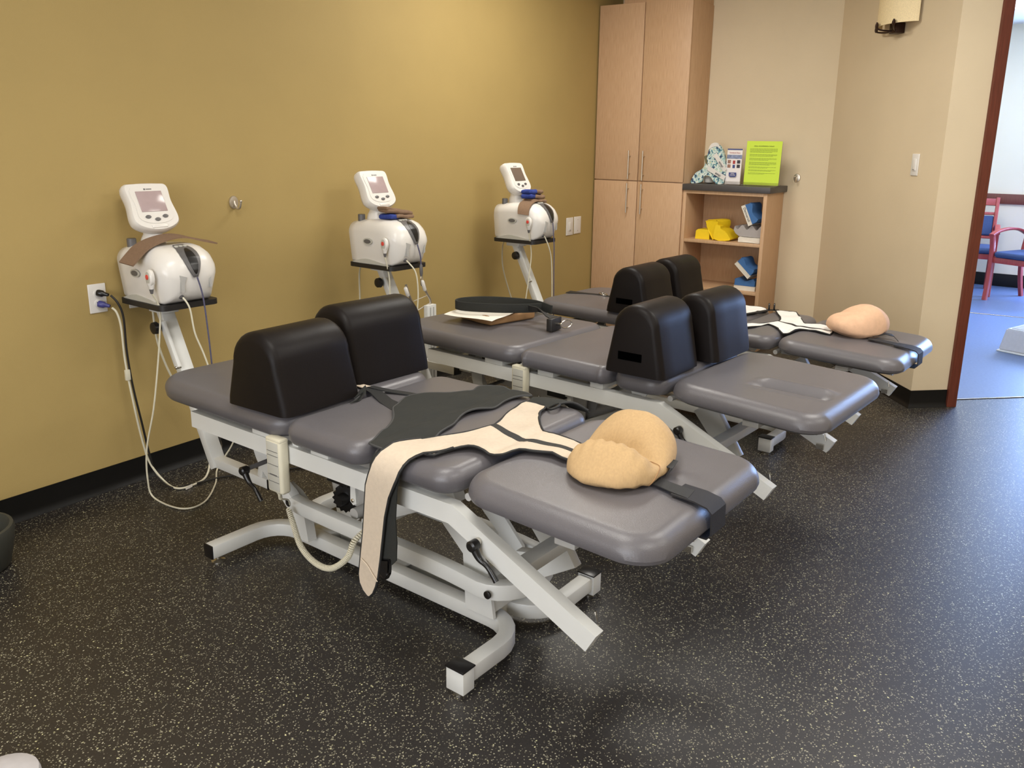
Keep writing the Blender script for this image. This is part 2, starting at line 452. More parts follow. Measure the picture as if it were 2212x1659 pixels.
def ribbon(bm, rows, th=0.003):
    """rows: list of (left point, right point); makes a thick band"""
    n = len(rows); A = []; B = []
    for i, (l, r_) in enumerate(rows):
        l = Vector(l); r_ = Vector(r_)
        pl = Vector(rows[max(i-1, 0)][0]); nl = Vector(rows[min(i+1, n-1)][0])
        t = nl-pl; s = r_-l
        nn = s.cross(t)
        nn = nn.normalized()*th if nn.length > 1e-9 else Vector((0, 0, th))
        A.append((bm.verts.new(l), bm.verts.new((l+r_)/2+nn*0.0), bm.verts.new(r_)))
        B.append((bm.verts.new(l+nn), bm.verts.new((l+r_)/2+nn), bm.verts.new(r_+nn)))
    for i in range(n-1):
        for k in range(2):
            bm.faces.new((A[i][k], A[i][k+1], A[i+1][k+1], A[i+1][k]))
            bm.faces.new((B[i][k], B[i+1][k], B[i+1][k+1], B[i][k+1]))
        bm.faces.new((A[i][0], A[i+1][0], B[i+1][0], B[i][0])); bm.faces.new((A[i][2], B[i][2], B[i+1][2], A[i+1][2]))
    for i in (0, n-1):
        for k in range(2): bm.faces.new((A[i][k], B[i][k], B[i][k+1], A[i][k+1]))
    return bm
def text_mesh(name, s, size, loc, rotm, m, parent=None, depth=0.0004, align='CENTER'):
    cu = bpy.data.curves.new(name, 'FONT'); cu.body = s; cu.size = size; cu.extrude = depth; cu.align_x = align; cu.align_y = 'CENTER'
    t = bpy.data.objects.new(name+'_tmp', cu); COL.objects.link(t)
    dg = bpy.context.evaluated_depsgraph_get(); me = bpy.data.meshes.new_from_object(t.evaluated_get(dg))
    bpy.data.objects.remove(t); me.materials.clear(); me.materials.append(MATS[m])
    me.transform(rotm.to_4x4())
    o = bpy.data.objects.new(name, me); COL.objects.link(o); o.location = loc
    if parent: o.parent = parent
    return o

# ------------------------------------------------------------------ room shell
def slab(name, poly, z0, z1, m):
    bm = NB(); prism(bm, poly, z0, z1); return struct(obj(name, bm, m, smooth=False))
C1 = Vector((6.09, -1.684)); C2 = Vector((5.023, -2.560)); DJ = Vector((5.180, -2.729))
DD = Vector((0.680, -0.733))            # direction along the door wall
DN = Vector((0.733, 0.680))             # pointing into the far room
DE = DJ+DD*1.05                          # far jamb
DX = DE+DD*0.5
slab('floor', [(-2.6, -7.1), (-2.6, 0.12), (6.2, 0.12), (6.2, -1.60), (5.26, -2.655), (6.36, -3.84), (6.36, -7.1)], -0.06, 0.0, 'floor')
slab('floor_far_room', [(6.2, 0.12), (10.6, 0.12), (10.6, -7.1), (6.36, -7.1), (6.36, -3.84), (5.26, -2.655), (6.2, -1.60)], -0.06, 0.0, 'far_floor')
slab('ceiling', [(-2.6, -7.1), (-2.6, 0.12), (10.6, 0.12), (10.6, -7.1)], CEIL, CEIL+0.1, 'ceiling')
def wallseg(name, a, b_, n, th, z0, z1, m):
    a = Vector(a); b_ = Vector(b_); n = Vector(n)*th
    return slab(name, [tuple(a), tuple(b_), tuple(b_+n), tuple(a+n)], z0, z1, m)
wallseg('wall_left', (-2.5, 0), (6.21, 0), (0, 1), 0.12, 0, CEIL, 'green_wall')
slab('wall_back', [(6.09, 0), (6.09, C1.y), (6.21, C1.y+0.055), (6.21, 0)], 0, CEIL, 'tan_wall')
nA = Vector((0.876, -1.067)).normalized()*-1; nA = Vector((0.634, -0.773)); nA = Vector((0.634, -0.773))
slab('wall_angled', [tuple(C1), tuple(C2), tuple(C2+Vector((0.15, 0.075))), (6.21, C1.y+0.055)], 0, CEIL, 'tan_wall')
wd_ = 0.115
slab('wall_doorway', [tuple(C2), tuple(DJ), tuple(DJ+DN*wd_), tuple(C2+Vector((0.15, 0.075)))], 0, CEIL, 'tan_wall')
slab('wall_doorway_header', [tuple(DJ), tuple(DE), tuple(DE+DN*wd_), tuple(DJ+DN*wd_)], 2.42, CEIL, 'tan_wall')
slab('wall_doorway_end', [tuple(DE), tuple(DX), tuple(DX+DN*wd_), tuple(DE+DN*wd_)], 0, CEIL, 'tan_wall')
wallseg('wall_right', tuple(DX), (DX.x, -7.0), (1, 0), 0.12, 0, CEIL, 'tan_wall')
wallseg('wall_front', (-2.5, -7.0), (10.5, -7.0), (0, -1), 0.1, 0, CEIL, 'tan_wall')
bm = NB()
box(bm, (-2.55, -0.55, CEIL/2), (0.1, 1.1, CEIL)); box(bm, (-2.55, -5.85, CEIL/2), (0.1, 2.3, CEIL))
box(bm, (-2.55, -2.9, 0.33), (0.1, 3.6, 0.66)); box(bm, (-2.55, -2.9, (2.24+CEIL)/2), (0.1, 3.6, CEIL-2.24))
struct(obj('wall_near', bm, 'tan_wall', smooth=False))
bm = NB()
for y in (-1.13, -2.9, -4.67): box(bm, (-2.55, y, 1.45), (0.06, 0.06, 1.58))
for z in (0.69, 2.21): box(bm, (-2.55, -2.9, z), (0.06, 3.6, 0.06))
w2 = struct(obj('added_fill_window', bm, 'white_metal', smooth=False))  # unseen window frame, added to give the fill light an opening
bm = NB(); box(bm, (-2.56, -2.9, 1.45), (0.008, 3.5, 1.5)); obj('pane', bm, 'glass', w2, smooth=False)
# far room: wall with a window opening
WX = 10.42; wy0, wy1, wz0, wz1 = -6.7, -3.05, 0.35, 2.55
bm = NB()
box(bm, (WX+0.06, (0.1+wy1)/2, CEIL/2), (0.12, 0.1-wy1, CEIL))
box(bm, (WX+0.06, (wy0+wy1)/2, wz0/2), (0.12, wy1-wy0, wz0))
box(bm, (WX+0.06, (wy0+wy1)/2, (wz1+CEIL)/2), (0.12, wy1-wy0, CEIL-wz1))
box(bm, (WX+0.06, (wy0-7.0)/2, CEIL/2), (0.12, wy0+7.0, CEIL))
struct(obj('wall_far', bm, 'far_wall', smooth=False))
wallseg('wall_far_side', (6.21, 0.0), (10.42, 0.0), (0, 1), 0.12, 0, CEIL, 'far_wall')
bm = NB()
for y in (wy0+0.03, (wy0+wy1)/2, wy1-0.03): box(bm, (WX+0.05, y, (wz0+wz1)/2), (0.06, 0.06, wz1-wz0))
for z in (wz0+0.03, wz1-0.03): box(bm, (WX+0.05, (wy0+wy1)/2, z), (0.06, wy1-wy0, 0.06))
win = struct(obj('window_1', bm, 'white_metal', smooth=False))
bm = NB(); box(bm, (WX+0.06, (wy0+wy1)/2, (wz0+wz1)/2), (0.008, wy1-wy0-0.06, wz1-wz0-0.06)); obj('pane', bm, 'glass', win, smooth=False)
# chair rail, base and floor strips in the far room
bm = NB(); box(bm, (WX-0.012, -1.67, 0.953), (0.022, 3.5, 0.108), bev=0.004); struct(obj('trim_2', bm, 'cherry'))
bm = NB(); box(bm, (WX-0.006, -3.5, 0.07), (0.010, 6.9, 0.14), bev=0.003); struct(obj('baseboard_far', bm, 'base'))
for nm, a, b_ in (('trim_3', (5.332, -2.726), (6.08, -3.53)), ('trim_4', (8.36, -1.5), (8.60, -3.6))):
    bm = NB(); a = Vector((*a, 0.003)); b_ = Vector((*b_, 0.003))
    rtube(bm, [a, b_], 0.014, 0.005, rad=0.002); struct(obj(nm, bm, 'chrome'))
# door casing in cherry
def casing(name, parts):
    bm = NB()
    for poly, z0, z1 in parts: prism(bm, poly, z0, z1)
    return struct(obj(name, bm, 'cherry', smooth=False))
def q4(p, along, out0, out1): return [tuple(p+DN*out0), tuple(p+DD*along+DN*out0), tuple(p+DD*along+DN*out1), tuple(p+DN*out1)]
casing('door_1', [
    (q4(DJ-DD*0.002, 0.060, -0.018, 0.0), 0, 2.42), (q4(DJ+DD*0.0, 0.022, 0.0, wd_), 0, 2.40), (q4(DJ+DD*0.0, 0.060, wd_, wd_+0.018), 0, 2.42),
    (q4(DE-DD*0.058, 0.060, -0.018, 0.0), 0, 2.42), (q4(DE-DD*0.022, 0.022, 0.0, wd_), 0, 2.40),
    (q4(DJ-DD*0.002, 1.054, -0.018, 0.0), 2.36, 2.44), (q4(DJ, 1.05, 0.0, wd_), 2.38, 2.42)])
# black cove base with toe, profile swept along each wall
def cove(name, pts, hgt=0.102):
    bm = NB(); P = [Vector((*p, 0)) for p in pts]
    prof = [(0, 0), (0, hgt), (0.004, hgt), (0.005, 0.03), (0.010, 0.010), (0.018, 0.0035), (0.020, 0)]
    rings = []
    for i, p in enumerate(P):
        d0 = (P[i]-P[i-1]).normalized() if i else None; d1 = (P[i+1]-P[i]).normalized() if i < len(P)-1 else None
        n0 = Vector((d0.y, -d0.x, 0)) if d0 else None; n1 = Vector((d1.y, -d1.x, 0)) if d1 else None
        nn = (n0 or n1) if not (n0 and n1) else (n0+n1)/(1+n0.dot(n1))
        rings.append([bm.verts.new(p+nn*x+Vector((0, 0, z))) for x, z in prof])
    for i in range(len(rings)-1):
        for k in range(len(prof)-1): bm.faces.new((rings[i][k], rings[i][k+1], rings[i+1][k+1], rings[i+1][k]))
    for r_ in (rings[0], rings[-1]): bm.faces.new(r_)
    return struct(obj(name, bm, 'base'))
cove('baseboard_left', [(-2.5, -0.0005), (5.70, -0.0005)])
cove('baseboard_angled', [(6.0905-0.001, -1.45), (C1.x-0.001, C1.y), (C2.x-0.001, C2.y), tuple(DJ-DD*0.003-DN*0.001)])
# lamps in the ceiling
for i, (x, y, p) in enumerate(TROFFERS+[(8.6, -2.2, 0)]):
    bm = NB(); box(bm, (x, y, CEIL-0.008), (1.24, 0.64, 0.014), bev=0.003)
    t = tag(obj('ceiling_lamp', bm, 'plastic'), 'recessed rectangular ceiling lamp with lit frosted diffuser', 'lamp', 'recessed ceiling lamps')
    bm = NB(); box(bm, (x, y, CEIL-0.018), (1.16, 0.56, 0.004)); obj('diffuser', bm, 'diffuser', t)

# ------------------------------------------------------------------ tall cabinet and shelf unit
CXF = 5.71
t = thing('tall_cabinet', 'tall light maple cabinet with four doors beside the mustard wall', 'cabinet', (CXF, -0.38, 0))
def lx(name, a, b_, m, p, bev=0.0015): return bx(name, (a[0]-CXF, a[1]+0.38, a[2]), (b_[0]-CXF, b_[1]+0.38, b_[2]), m, p, bev)
body = lx('body', (CXF+0.021, -0.012, 0.0), (6.088, -0.755, 2.455), 'maple', t)
lx('soffit_panel', (CXF+0.04, -0.19, 2.4552), (6.085, -0.75, 2.72), 'maple', t)
for (y0, y1, z0, z1, hz0, hz1, hy) in ((-0.012, -0.383, 1.194, 2.455, 1.193, 1.414, -0.318), (-0.389, -0.755, 1.194, 2.468, 1.185, 1.414, -0.436),
                                       (-0.012, -0.383, 0.08, 1.187, 0.952, 1.172, -0.314), (-0.389, -0.755, 0.08, 1.187, 0.948, 1.170, -0.434)):
    d = lx('door', (CXF, y0, z0), (CXF+0.020, y1, z1), 'maple', t, 0.0015)
    bm = NB(); hx = -0.034
    if z0 > 1: hz0 += 0.012
    tube(bm, [(hx, hy+0.38, hz0), (hx, hy+0.38, hz1)], 0.0055, 10)
    for z in (hz0+0.04, hz1-0.04): tube(bm, [(hx, hy+0.38, z), (-0.0002, hy+0.38, z)], 0.004, 8)
    obj('handle', bm, 'steel', d)
ty = -1.085
t = thing('open_shelf_unit', 'low open maple shelf unit with dark grey top right of the tall cabinet', 'shelf', (CXF+0.03, ty, 0))
def sx(name, a, b_, m, bev=0.0015): return bx(name, (a[0]-CXF-0.03, a[1]-ty, a[2]), (b_[0]-CXF-0.03, b_[1]-ty, b_[2]), m, t, bev)
X0 = CXF+0.012
sx('side_panel', (X0, -0.758, 0), (6.086, -0.784, 1.142), 'maple'); sx('side_panel', (X0, -1.362, 0), (6.086, -1.388, 1.142), 'maple')
sx('back_panel', (6.066, -0.7842, 0.05), (6.086, -1.3618, 1.142), 'maple')
sx('rail', (X0, -0.7842, 1.118), (6.0655, -1.3618, 1.142), 'maple')
sx('shelf', (X0+0.004, -0.7842, 0.764), (6.0655, -1.3618, 0.786), 'maple')
sx('shelf', (X0+0.004, -0.7842, 0.418), (6.0655, -1.3618, 0.440), 'maple')
sx('shelf', (X0+0.004, -0.7842, 0.08), (6.0655, -1.3618, 0.102), 'maple')
sx('top', (X0-0.018, -0.757, 1.1425), (6.087, -1.412, 1.186), 'slate', 0.003)
TOPZ = 1.1865
# ------------------------------------------------------------------ things on the shelf top
RX = Matrix(((0, 0, -1), (-1, 0, 0), (0, 1, 0)))      # text facing -X, reading towards -Y
# acrylic holder with green sheet
def holder(name, label, y0, y1, z1, hh, x, tilt=0.06):
    t = thing(name, label, 'document holder', (x, (y0+y1)/2, TOPZ)); w = abs(y1-y0)
    bm = NB(); R = Matrix.Rotation(tilt, 3, 'Y')
    box(bm, R @ Vector((0.006, 0, hh/2+0.004)), (0.0025, w+0.006, hh), R)
    box(bm, (0.0, 0, 0.003), (0.075, w+0.006, 0.003))
    box(bm, R @ Vector((-0.006, 0, 0.014)), (0.002, w+0.006, 0.022), R)
    obj('clear_stand', bm, 'acrylic', t)
    return t, R, w
t, R, w = holder('sign_holder', 'clear stand holding a lime green printed sheet on the shelf top', -1.160, -1.412, 1.498, 0.30, 5.86)
bm = NB(); box(bm, R @ Vector((0.001, 0, 0.158)), (0.0012, 0.254, 0.305), R); s = obj('green_sheet', bm, 'lime', t)
bm = NB()
rr = random.Random(3)
def line(z, y0, y1, h=0.0028, x=-0.0003): box(bm, R @ Vector((x, (y0+y1)/2, z)), (0.0004, abs(y1-y0), h), R)
z = 0.258
for para in (5, 3, 3, 4, 2, 2, 2):
    for k in range(para):
        l = 0.098 if k < para-1 else -0.03+0.10*rr.random()
        yy = 0.100
        while yy > -l:
            wl = 0.006+0.016*rr.random(); line(z, yy, max(yy-wl, -l)); yy -= wl+0.0022
        z -= 0.0062
    z -= 0.0085
obj('body_text', bm, 'ink_soft', s)
RT = Matrix.Rotation(0.06, 3, 'Y') @ RX
text_mesh('title_text', 'SPINAL DECOMPRESSION THERAPY', 0.0092, R @ Vector((-0.0006, 0, 0.275)), RT, 'ink', s)
t, R, w = holder('brochure_holder', 'clear stand of white brochures with a blue band on the shelf top', -1.018, -1.142, 1.44, 0.14, 5.85, 0.05)
bm = NB(); box(bm, R @ Vector((0.001, 0, 0.129)), (0.004, 0.112, 0.25), R); s = obj('brochure', bm, 'print_white', t)
def patch(name, y, z, w_, h_, m, x=-0.0016):
    bm = NB(); box(bm, R @ Vector((x, y, z)), (0.0006, w_, h_), R); return obj(name, bm, m, s)
patch('header_band', 0, 0.250, 0.112, 0.009, 'print_navy'); patch('mountain_picture', 0, 0.198, 0.112, 0.028, 'print_sky')
for yy, zz, mm in ((0.036, 0.163, 'print_photo'), (0.0, 0.160, 'print_red'), (-0.034, 0.163, 'print_dark'), (0.036, 0.132, 'print_photo'), (0.0, 0.130, 'print_navy'), (-0.034, 0.132, 'print_dark')):
    patch('photo', yy, zz, 0.024 if yy else 0.018, 0.024, mm)
bm = NB(); prism(bm, [(R @ Vector((0, a, b2)))[1:] for a, b2 in ((0.028, 0.088), (-0.028, 0.088), (-0.028, 0.066), (-0.020, 0.056), (0.020, 0.056), (0.028, 0.066))], -0.0090, -0.0083, 'X')
obj('blue_badge', bm, 'print_navy', s)
text_mesh('title_text', 'Vertebral Discs', 0.013, R @ Vector((-0.0022, 0, 0.226)), Matrix.Rotation(0.05, 3, 'Y') @ RX, 'print_red', s)
text_mesh('badge_text', 'SPINE\nCENTER', 0.011, Vector((-0.0094, 0, 0.074)), RX, 'print_white', s)

# floral support pouch with straps
t = thing('padded_neck_wrap', 'teal floral padded wrap with white lettered straps leaning by the cabinet', 'wrap', (5.86, -0.896, TOPZ)); t.scale = (1, 0.87, 1)
poly = [(-0.155, 0.004), (-0.120, 0.000), (-0.060, 0.012), (-0.045, 0.045), (-0.02, 0.060), (0.02, 0.05), (0.05, 0.02), (0.075, 0.003), (0.125, 0.003), (0.145, 0.03), (0.150, 0.11), (0.128, 0.20), (0.095, 0.262), (0.05, 0.288), (0.005, 0.270), (-0.018, 0.215), (-0.030, 0.150), (-0.060, 0.105), (-0.110, 0.080), (-0.140, 0.045)]
P = [(-a, b2) for a, b2 in sm2(poly, 4)]
bm = NB(); prism(bm, P, -0.018, 0.012, 'X'); 
bmesh.ops.bevel(bm, geom=[e for e in bm.edges if len(e.link_faces) == 2 and e.calc_face_angle(0) > 1.0], offset=0.008, segments=3, affect='EDGES')
pw = obj('padded_panel', bm, 'floral', t)
bm = NB(); prism(bm, [(-a, b2) for a, b2 in sm2([(0.095, 0.250), (0.06, 0.293), (0.01, 0.285), (-0.012, 0.245), (0.02, 0.262), (0.06, 0.268)], 3)], -0.022, 0.0, 'X'); obj('white_lining', bm, 'white_fabric', t)
bm = NB(); lathe(bm, [(0.02, 0), (0.042, 0.008), (0.046, 0.03), (0.038, 0.05), (0.010, 0.056)], (0.055, 0.02, 0.0), 20); obj('grey_pad', bm, 'grey_metal', t)
bm = NB(); prism(bm, [(0.028, 0.205), (0.010, 0.135), (0.030, 0.150), (0.045, 0.195)], -0.024, -0.012, 'X'); obj('olive_patch', bm, 'olive', t)
for pts, nm in ((((-0.050, 0.215), (-0.150, 0.100)), 'a'), (((0.005, 0.115), (-0.150, 0.045)), 'b')):
    a = Vector((-0.026, *pts[0])); b2 = Vector((-0.024, *pts[1])); d_ = (b2-a).normalized(); u_ = Vector((-1, 0, 0)).cross(d_)*0.017
    bm = NB(); ribbon(bm, [(a-u_, a+u_), (a.lerp(b2, .5)-u_+Vector((-0.004, 0, 0)), a.lerp(b2, .5)+u_+Vector((-0.004, 0, 0))), (b2-u_, b2+u_)], 0.0025); st = obj('strap', bm, 'white_fabric', t)
    mid = a.lerp(b2, 0.62)+Vector((-0.0078, 0, 0)); upv = Vector((-1, 0, 0)).cross(-d_) if d_.y > 0 else Vector((-1, 0, 0)).cross(d_)
    Rm = Matrix((d_, -u_.normalized() if u_.z < 0 else u_.normalized(), Vector((-1, 0, 0)))).transposed()
    text_mesh('strap_text', 'empi', 0.026, mid, Rm, 'print_dark', st)

# ------------------------------------------------------------------ foam blocks on the shelves
def foam(name, label, profile, depth, m, loc, R=None, rz=0, bev=0.004, group=None):
    """profile in (width along -Y, height) extruded back along X"""
    t = NB(); prism(t, [(-a, b2) for a, b2 in sm2(profile, 3)] if len(profile) > 6 else [(-a, b2) for a, b2 in profile], 0, depth, 'X')
    if R is not None: bmesh.ops.transform(t, matrix=R.to_4x4(), verts=t.verts)
    if bev: bmesh.ops.bevel(t, geom=[e for e in t.edges if len(e.link_faces) == 2 and e.calc_face_angle(0) > 0.8], offset=bev, segments=2, affect='EDGES')
    bmesh.ops.remove_doubles(t, verts=t.verts, dist=0.0002)
    lo = min(v.co.z for v in t.verts)
    for v in t.verts: v.co.z -= lo
    return tag(obj(name, t, m, loc=loc, rot=(0, 0, rz)), label, 'foam block', group)
S1 = 0.7868; S2 = 0.4408
foam('foam_wedge', 'short yellow foam block lying flat at the left of the upper shelf', [(0, 0), (0.11, 0), (0.11, 0.055), (0.095, 0.072), (0.02, 0.072), (0.004, 0.06)], 0.13, 'yellow', (5.78, -0.850, S1), group=None)
hook = [(0, 0), (0.115, 0), (0.105, 0.035), (0.075, 0.065), (0.045, 0.080), (0.040, 0.098), (0.018, 0.104), (0.0, 0.092)]
foam('foam_wedge', 'yellow hooked foam block standing on the upper shelf before the grey wave', hook, 0.17, 'yellow', (5.755, -1.010, S1))
Rr = Matrix.Rotation(radians(-118), 3, 'X')
foam('foam_wedge', 'yellow foam block tilted on top between the two other yellow blocks', [(0, 0), (0.13, 0), (0.145, 0.02), (0.13, 0.045), (0.10, 0.05), (0.07, 0.085), (0.03, 0.09)], 0.16, 'yellow', (5.785, -0.962+0.035, S1+0.0015), Matrix.Rotation(radians(63), 3, 'X'), rz=radians(-14))
t = thing('foam_wave', 'grey wave shaped foam block on a white base, upper shelf right', 'foam block', (5.765, -1.265, S1))
bm = NB(); prism(bm, [(-a, b2) for a, b2 in [(-0.080, 0.0), (0.083, 0.0), (0.083, 0.042), (-0.070, 0.042), (-0.080, 0.030)]], 0, 0.22, 'X'); bmesh.ops.bevel(bm, geom=bm.edges[:], offset=0.003, segments=2, affect='EDGES'); obj('white_base', bm, 'white_foam', t)
wv = [(-0.075, 0.043), (0.083, 0.043)]+[(0.083-0.0040*k, 0.108+0.016*cos(k*0.36)) for k in range(50)]+[(-0.120, 0.085), (-0.105, 0.062)]
bm = NB(); prism(bm, [(-a, b2) for a, b2 in wv], 0.01, 0.22, 'X'); obj('wave_top', bm, 'grey_foam', t)
def blueblock(label, loc, ax, rz, text=None, sc=1.0, flip=False):
    t = thing('foam_cradle', label, 'foam block', loc, rz)
    R = Matrix.Rotation(radians(ax), 3, 'X')
    parts = []
    def mk(nm, prof, m, x0, x1):
        bm = NB(); prism(bm, [(-a*sc, b2*sc) for a, b2 in prof], x0, x1, 'X'); bmesh.ops.transform(bm, matrix=R.to_4x4(), verts=bm.verts); parts.append((nm, bm, m))
    mk('white_base', [(0, 0), (0.16, 0), (0.16, 0.034), (0, 0.034)], 'white_foam', 0, 0.15)
    mk('blue_top', [(0.002, 0.0345)]+[(0.158, 0.0345), (0.158, 0.070), (0.142, 0.090)]+[(0.142-0.0064*k, 0.078+0.010*cos(k*0.33)) for k in range(1, 20)]+[(0.004, 0.080)], 'blue_foam', 0, 0.15)
    lo = min(v.co.z for p in parts for v in p[1].verts)
    for nm, bm, m in parts:
        for v in bm.verts: v.co.z -= lo
        bmesh.ops.bevel(bm, geom=[e for e in bm.edges if len(e.link_faces) == 2 and e.calc_face_angle(0) > 0.9], offset=0.002, segments=2, affect='EDGES')
        obj(nm, bm, m, t)
    if text:
        mid = R @ Vector((-0.0006, -0.075*sc, 0.017*sc)); mid.z -= lo
        text_mesh('side_text', text, 0.026, mid, R @ RX, 'print_dark', t)
    return t
blueblock('blue foam block with white lettered base tipped on the grey wave, upper shelf', (5.760, -1.195, S1+0.122), 64, radians(-6), 'Denneroll', 0.93)
blueblock('blue foam block on white base lying flat on the lower shelf', (5.775, -1.180, S2), 0, 0, None, 0.98)
blueblock('blue foam block tipped over the flat one on the lower shelf', (5.755, -1.180, S2+0.092), 42, radians(-5), None, 0.90)

# ------------------------------------------------------------------ wall fittings
def hook_obj(label, loc, rz):
    t = thing('wall_hook', label, 'hook', loc, rz)
    bm = NB(); lathe(bm, [(0.0245, 0.0), (0.0245, -0.003), (0.022, -0.007), (0.012, -0.009), (0.004, -0.0095)], (0, 0, 0), 28, 'Y'); 
    for v in bm.verts: v.co.z *= 1.25
    obj('back_plate', bm, 'steel', t)
    bm = NB(); tube(bm, smooth_path([(0, -0.008, 0.006), (0, -0.014, -0.014), (0, -0.028, -0.028), (0, -0.044, -0.022), (0, -0.052, -0.004), (0, -0.054, 0.004)], 5), [0.004]*26+[0.006], 10) if False else tube(bm, smooth_path([(0, -0.008, 0.006), (0, -0.014, -0.014), (0, -0.028, -0.028), (0, -0.044, -0.022), (0, -0.052, -0.004), (0, -0.054, 0.004)], 5), 0.0048, 10)
    lathe(bm, [(0.001, -0.007), (0.006, -0.004), (0.0075, 0), (0.006, 0.004), (0.001, 0.007)], (0, -0.054, 0.008), 14)
    obj('prong', bm, 'steel', t)
hook_obj('round satin metal wall hook on the mustard wall right of the nearest machine', (2.407, -0.001, 1.168), 0)
hook_obj('round satin metal wall hook on the tan wall right of the shelf unit', (6.089, -1.474, 1.245), radians(-90))
def plate(name, label, loc, rz, w, h, kind, cat):
    t = thing(name, label, cat, loc, rz)
    bm = NB(); box(bm, (0, -0.003, 0), (w, 0.006, h), bev=0.0025, seg=3); obj('cover_plate', bm, 'plastic', t)
    bm = NB()
    if kind == 'outlet':
        for z in (0.020, -0.020):
            lathe(bm, [(0.0165, -0.006), (0.0165, -0.008), (0.015, -0.0085)], (0, 0, z), 20, 'Y')
        obj('receptacle', bm, 'plastic', t)
        bm = NB()
        for z in (0.020, -0.020):
            for x in (-0.006, 0.006): box(bm, (x, -0.0088, z+0.003), (0.002, 0.001, 0.008))
        obj('slots', bm, 'black_plastic', t)
    elif kind == 'rocker':
        box(bm, (0, -0.008, 0), (0.033, 0.006, 0.066), bev=0.002); obj('rocker', bm, 'plastic', t)
        bm = NB(); box(bm, (0, -0.0115, -0.031+0.004), (0.018, 0.001, 0.003)); obj('mark', bm, 'grey_plastic', t)
    else:
        for z in (0.042, -0.042): lathe(bm, [(0.003, -0.006), (0.003, -0.0068), (0.0015, -0.007)], (0, 0, z), 10, 'Y')
        obj('screw', bm, 'chrome', t)
    return t
plate('wall_outlet', 'white wall outlet with black and indigo plugs left of the nearest machine', (1.733, -0.0005, 0.818), 0, 0.072, 0.118, 'outlet', 'outlet')
plate('wall_outlet', 'white wall outlet half hidden behind the nearest machine tray', (1.898, -0.0005, 0.812), 0, 0.072, 0.112, 'blank', 'outlet')
plate('wall_switch', 'white wall switch plate with grey mark, left of the pair by the cabinet', (5.400-0.03, -0.0005, 0.847), 0, 0.098, 0.132, 'rocker', 'switch')
plate('blank_wall_plate', 'plain white wall plate right of the switch by the cabinet', (5.484, -0.0005, 0.850), 0, 0.098, 0.130, 'blank', 'wall plate')
aw = math.atan2(-0.876, -1.067)   # angled wall direction (towards the door)
aN = Vector((-0.634, 0.773))
aD = Vector((C1.x-C2.x, C1.y-C2.y)).normalized(); aNv = Vector((-aD.y, aD.x))
rzA = math.atan2(aNv.y, aNv.x)+radians(90)
psw = C2+aD*0.254+aNv*0.0008
plate('dimmer_switch', 'white dimmer switch on the tan wall near the doorway', (psw.x, psw.y, 1.372), rzA, 0.072, 0.122, 'rocker', 'switch')
# sconce on the angled wall
ps = C2+aD*0.585+aNv*0.001
t = thing('wall_sconce', 'speckled cream wall sconce with dark metal bracket above the dimmer switch', 'lamp', (ps.x, ps.y, 2.13), rzA)
bm = NB(); n_ = 18; W2 = 0.205
for k in range(n_+1):
    a = -1.15+2.3*k/n_; x = W2*sin(a)/sin(1.15); y = -0.022-0.10*(cos(a)-cos(1.15))/(1-cos(1.15))
    for z in (0.03, 0.36): bm.verts.new((x, y, z))
bm.verts.ensure_lookup_table()
for k in range(n_): bm.faces.new((bm.verts[2*k], bm.verts[2*k+2], bm.verts[2*k+3], bm.verts[2*k+1]))
r_ = bmesh.ops.extrude_face_region(bm, geom=bm.faces[:])
for v in [g for g in r_['geom'] if isinstance(g, bmesh.types.BMVert)]: v.co.y += 0.006
obj('shade', bm, 'stone_shade', t)
bm = NB(); box(bm, (0, -0.03, 0.015), (0.075, 0.06, 0.06), bev=0.006); obj('bracket', bm, 'bronze', t)
bm = NB()
for x, y in ((-0.195, -0.05), (-0.04, -0.128), (0.11, -0.105)):
    tube(bm, smooth_path([(0.0+x*0.15, -0.045, 0.0), (x*0.6, y*0.8, 0.004), (x, y-0.006, 0.018), (x, y-0.008, 0.05)], 5), 0.005, 8)
    lathe(bm, [(0.001, -0.002), (0.018, 0), (0.018, 0.004), (0.001, 0.007)], (x, y-0.010, 0.03), 16, 'Y')
obj('prong', bm, 'bronze', t)

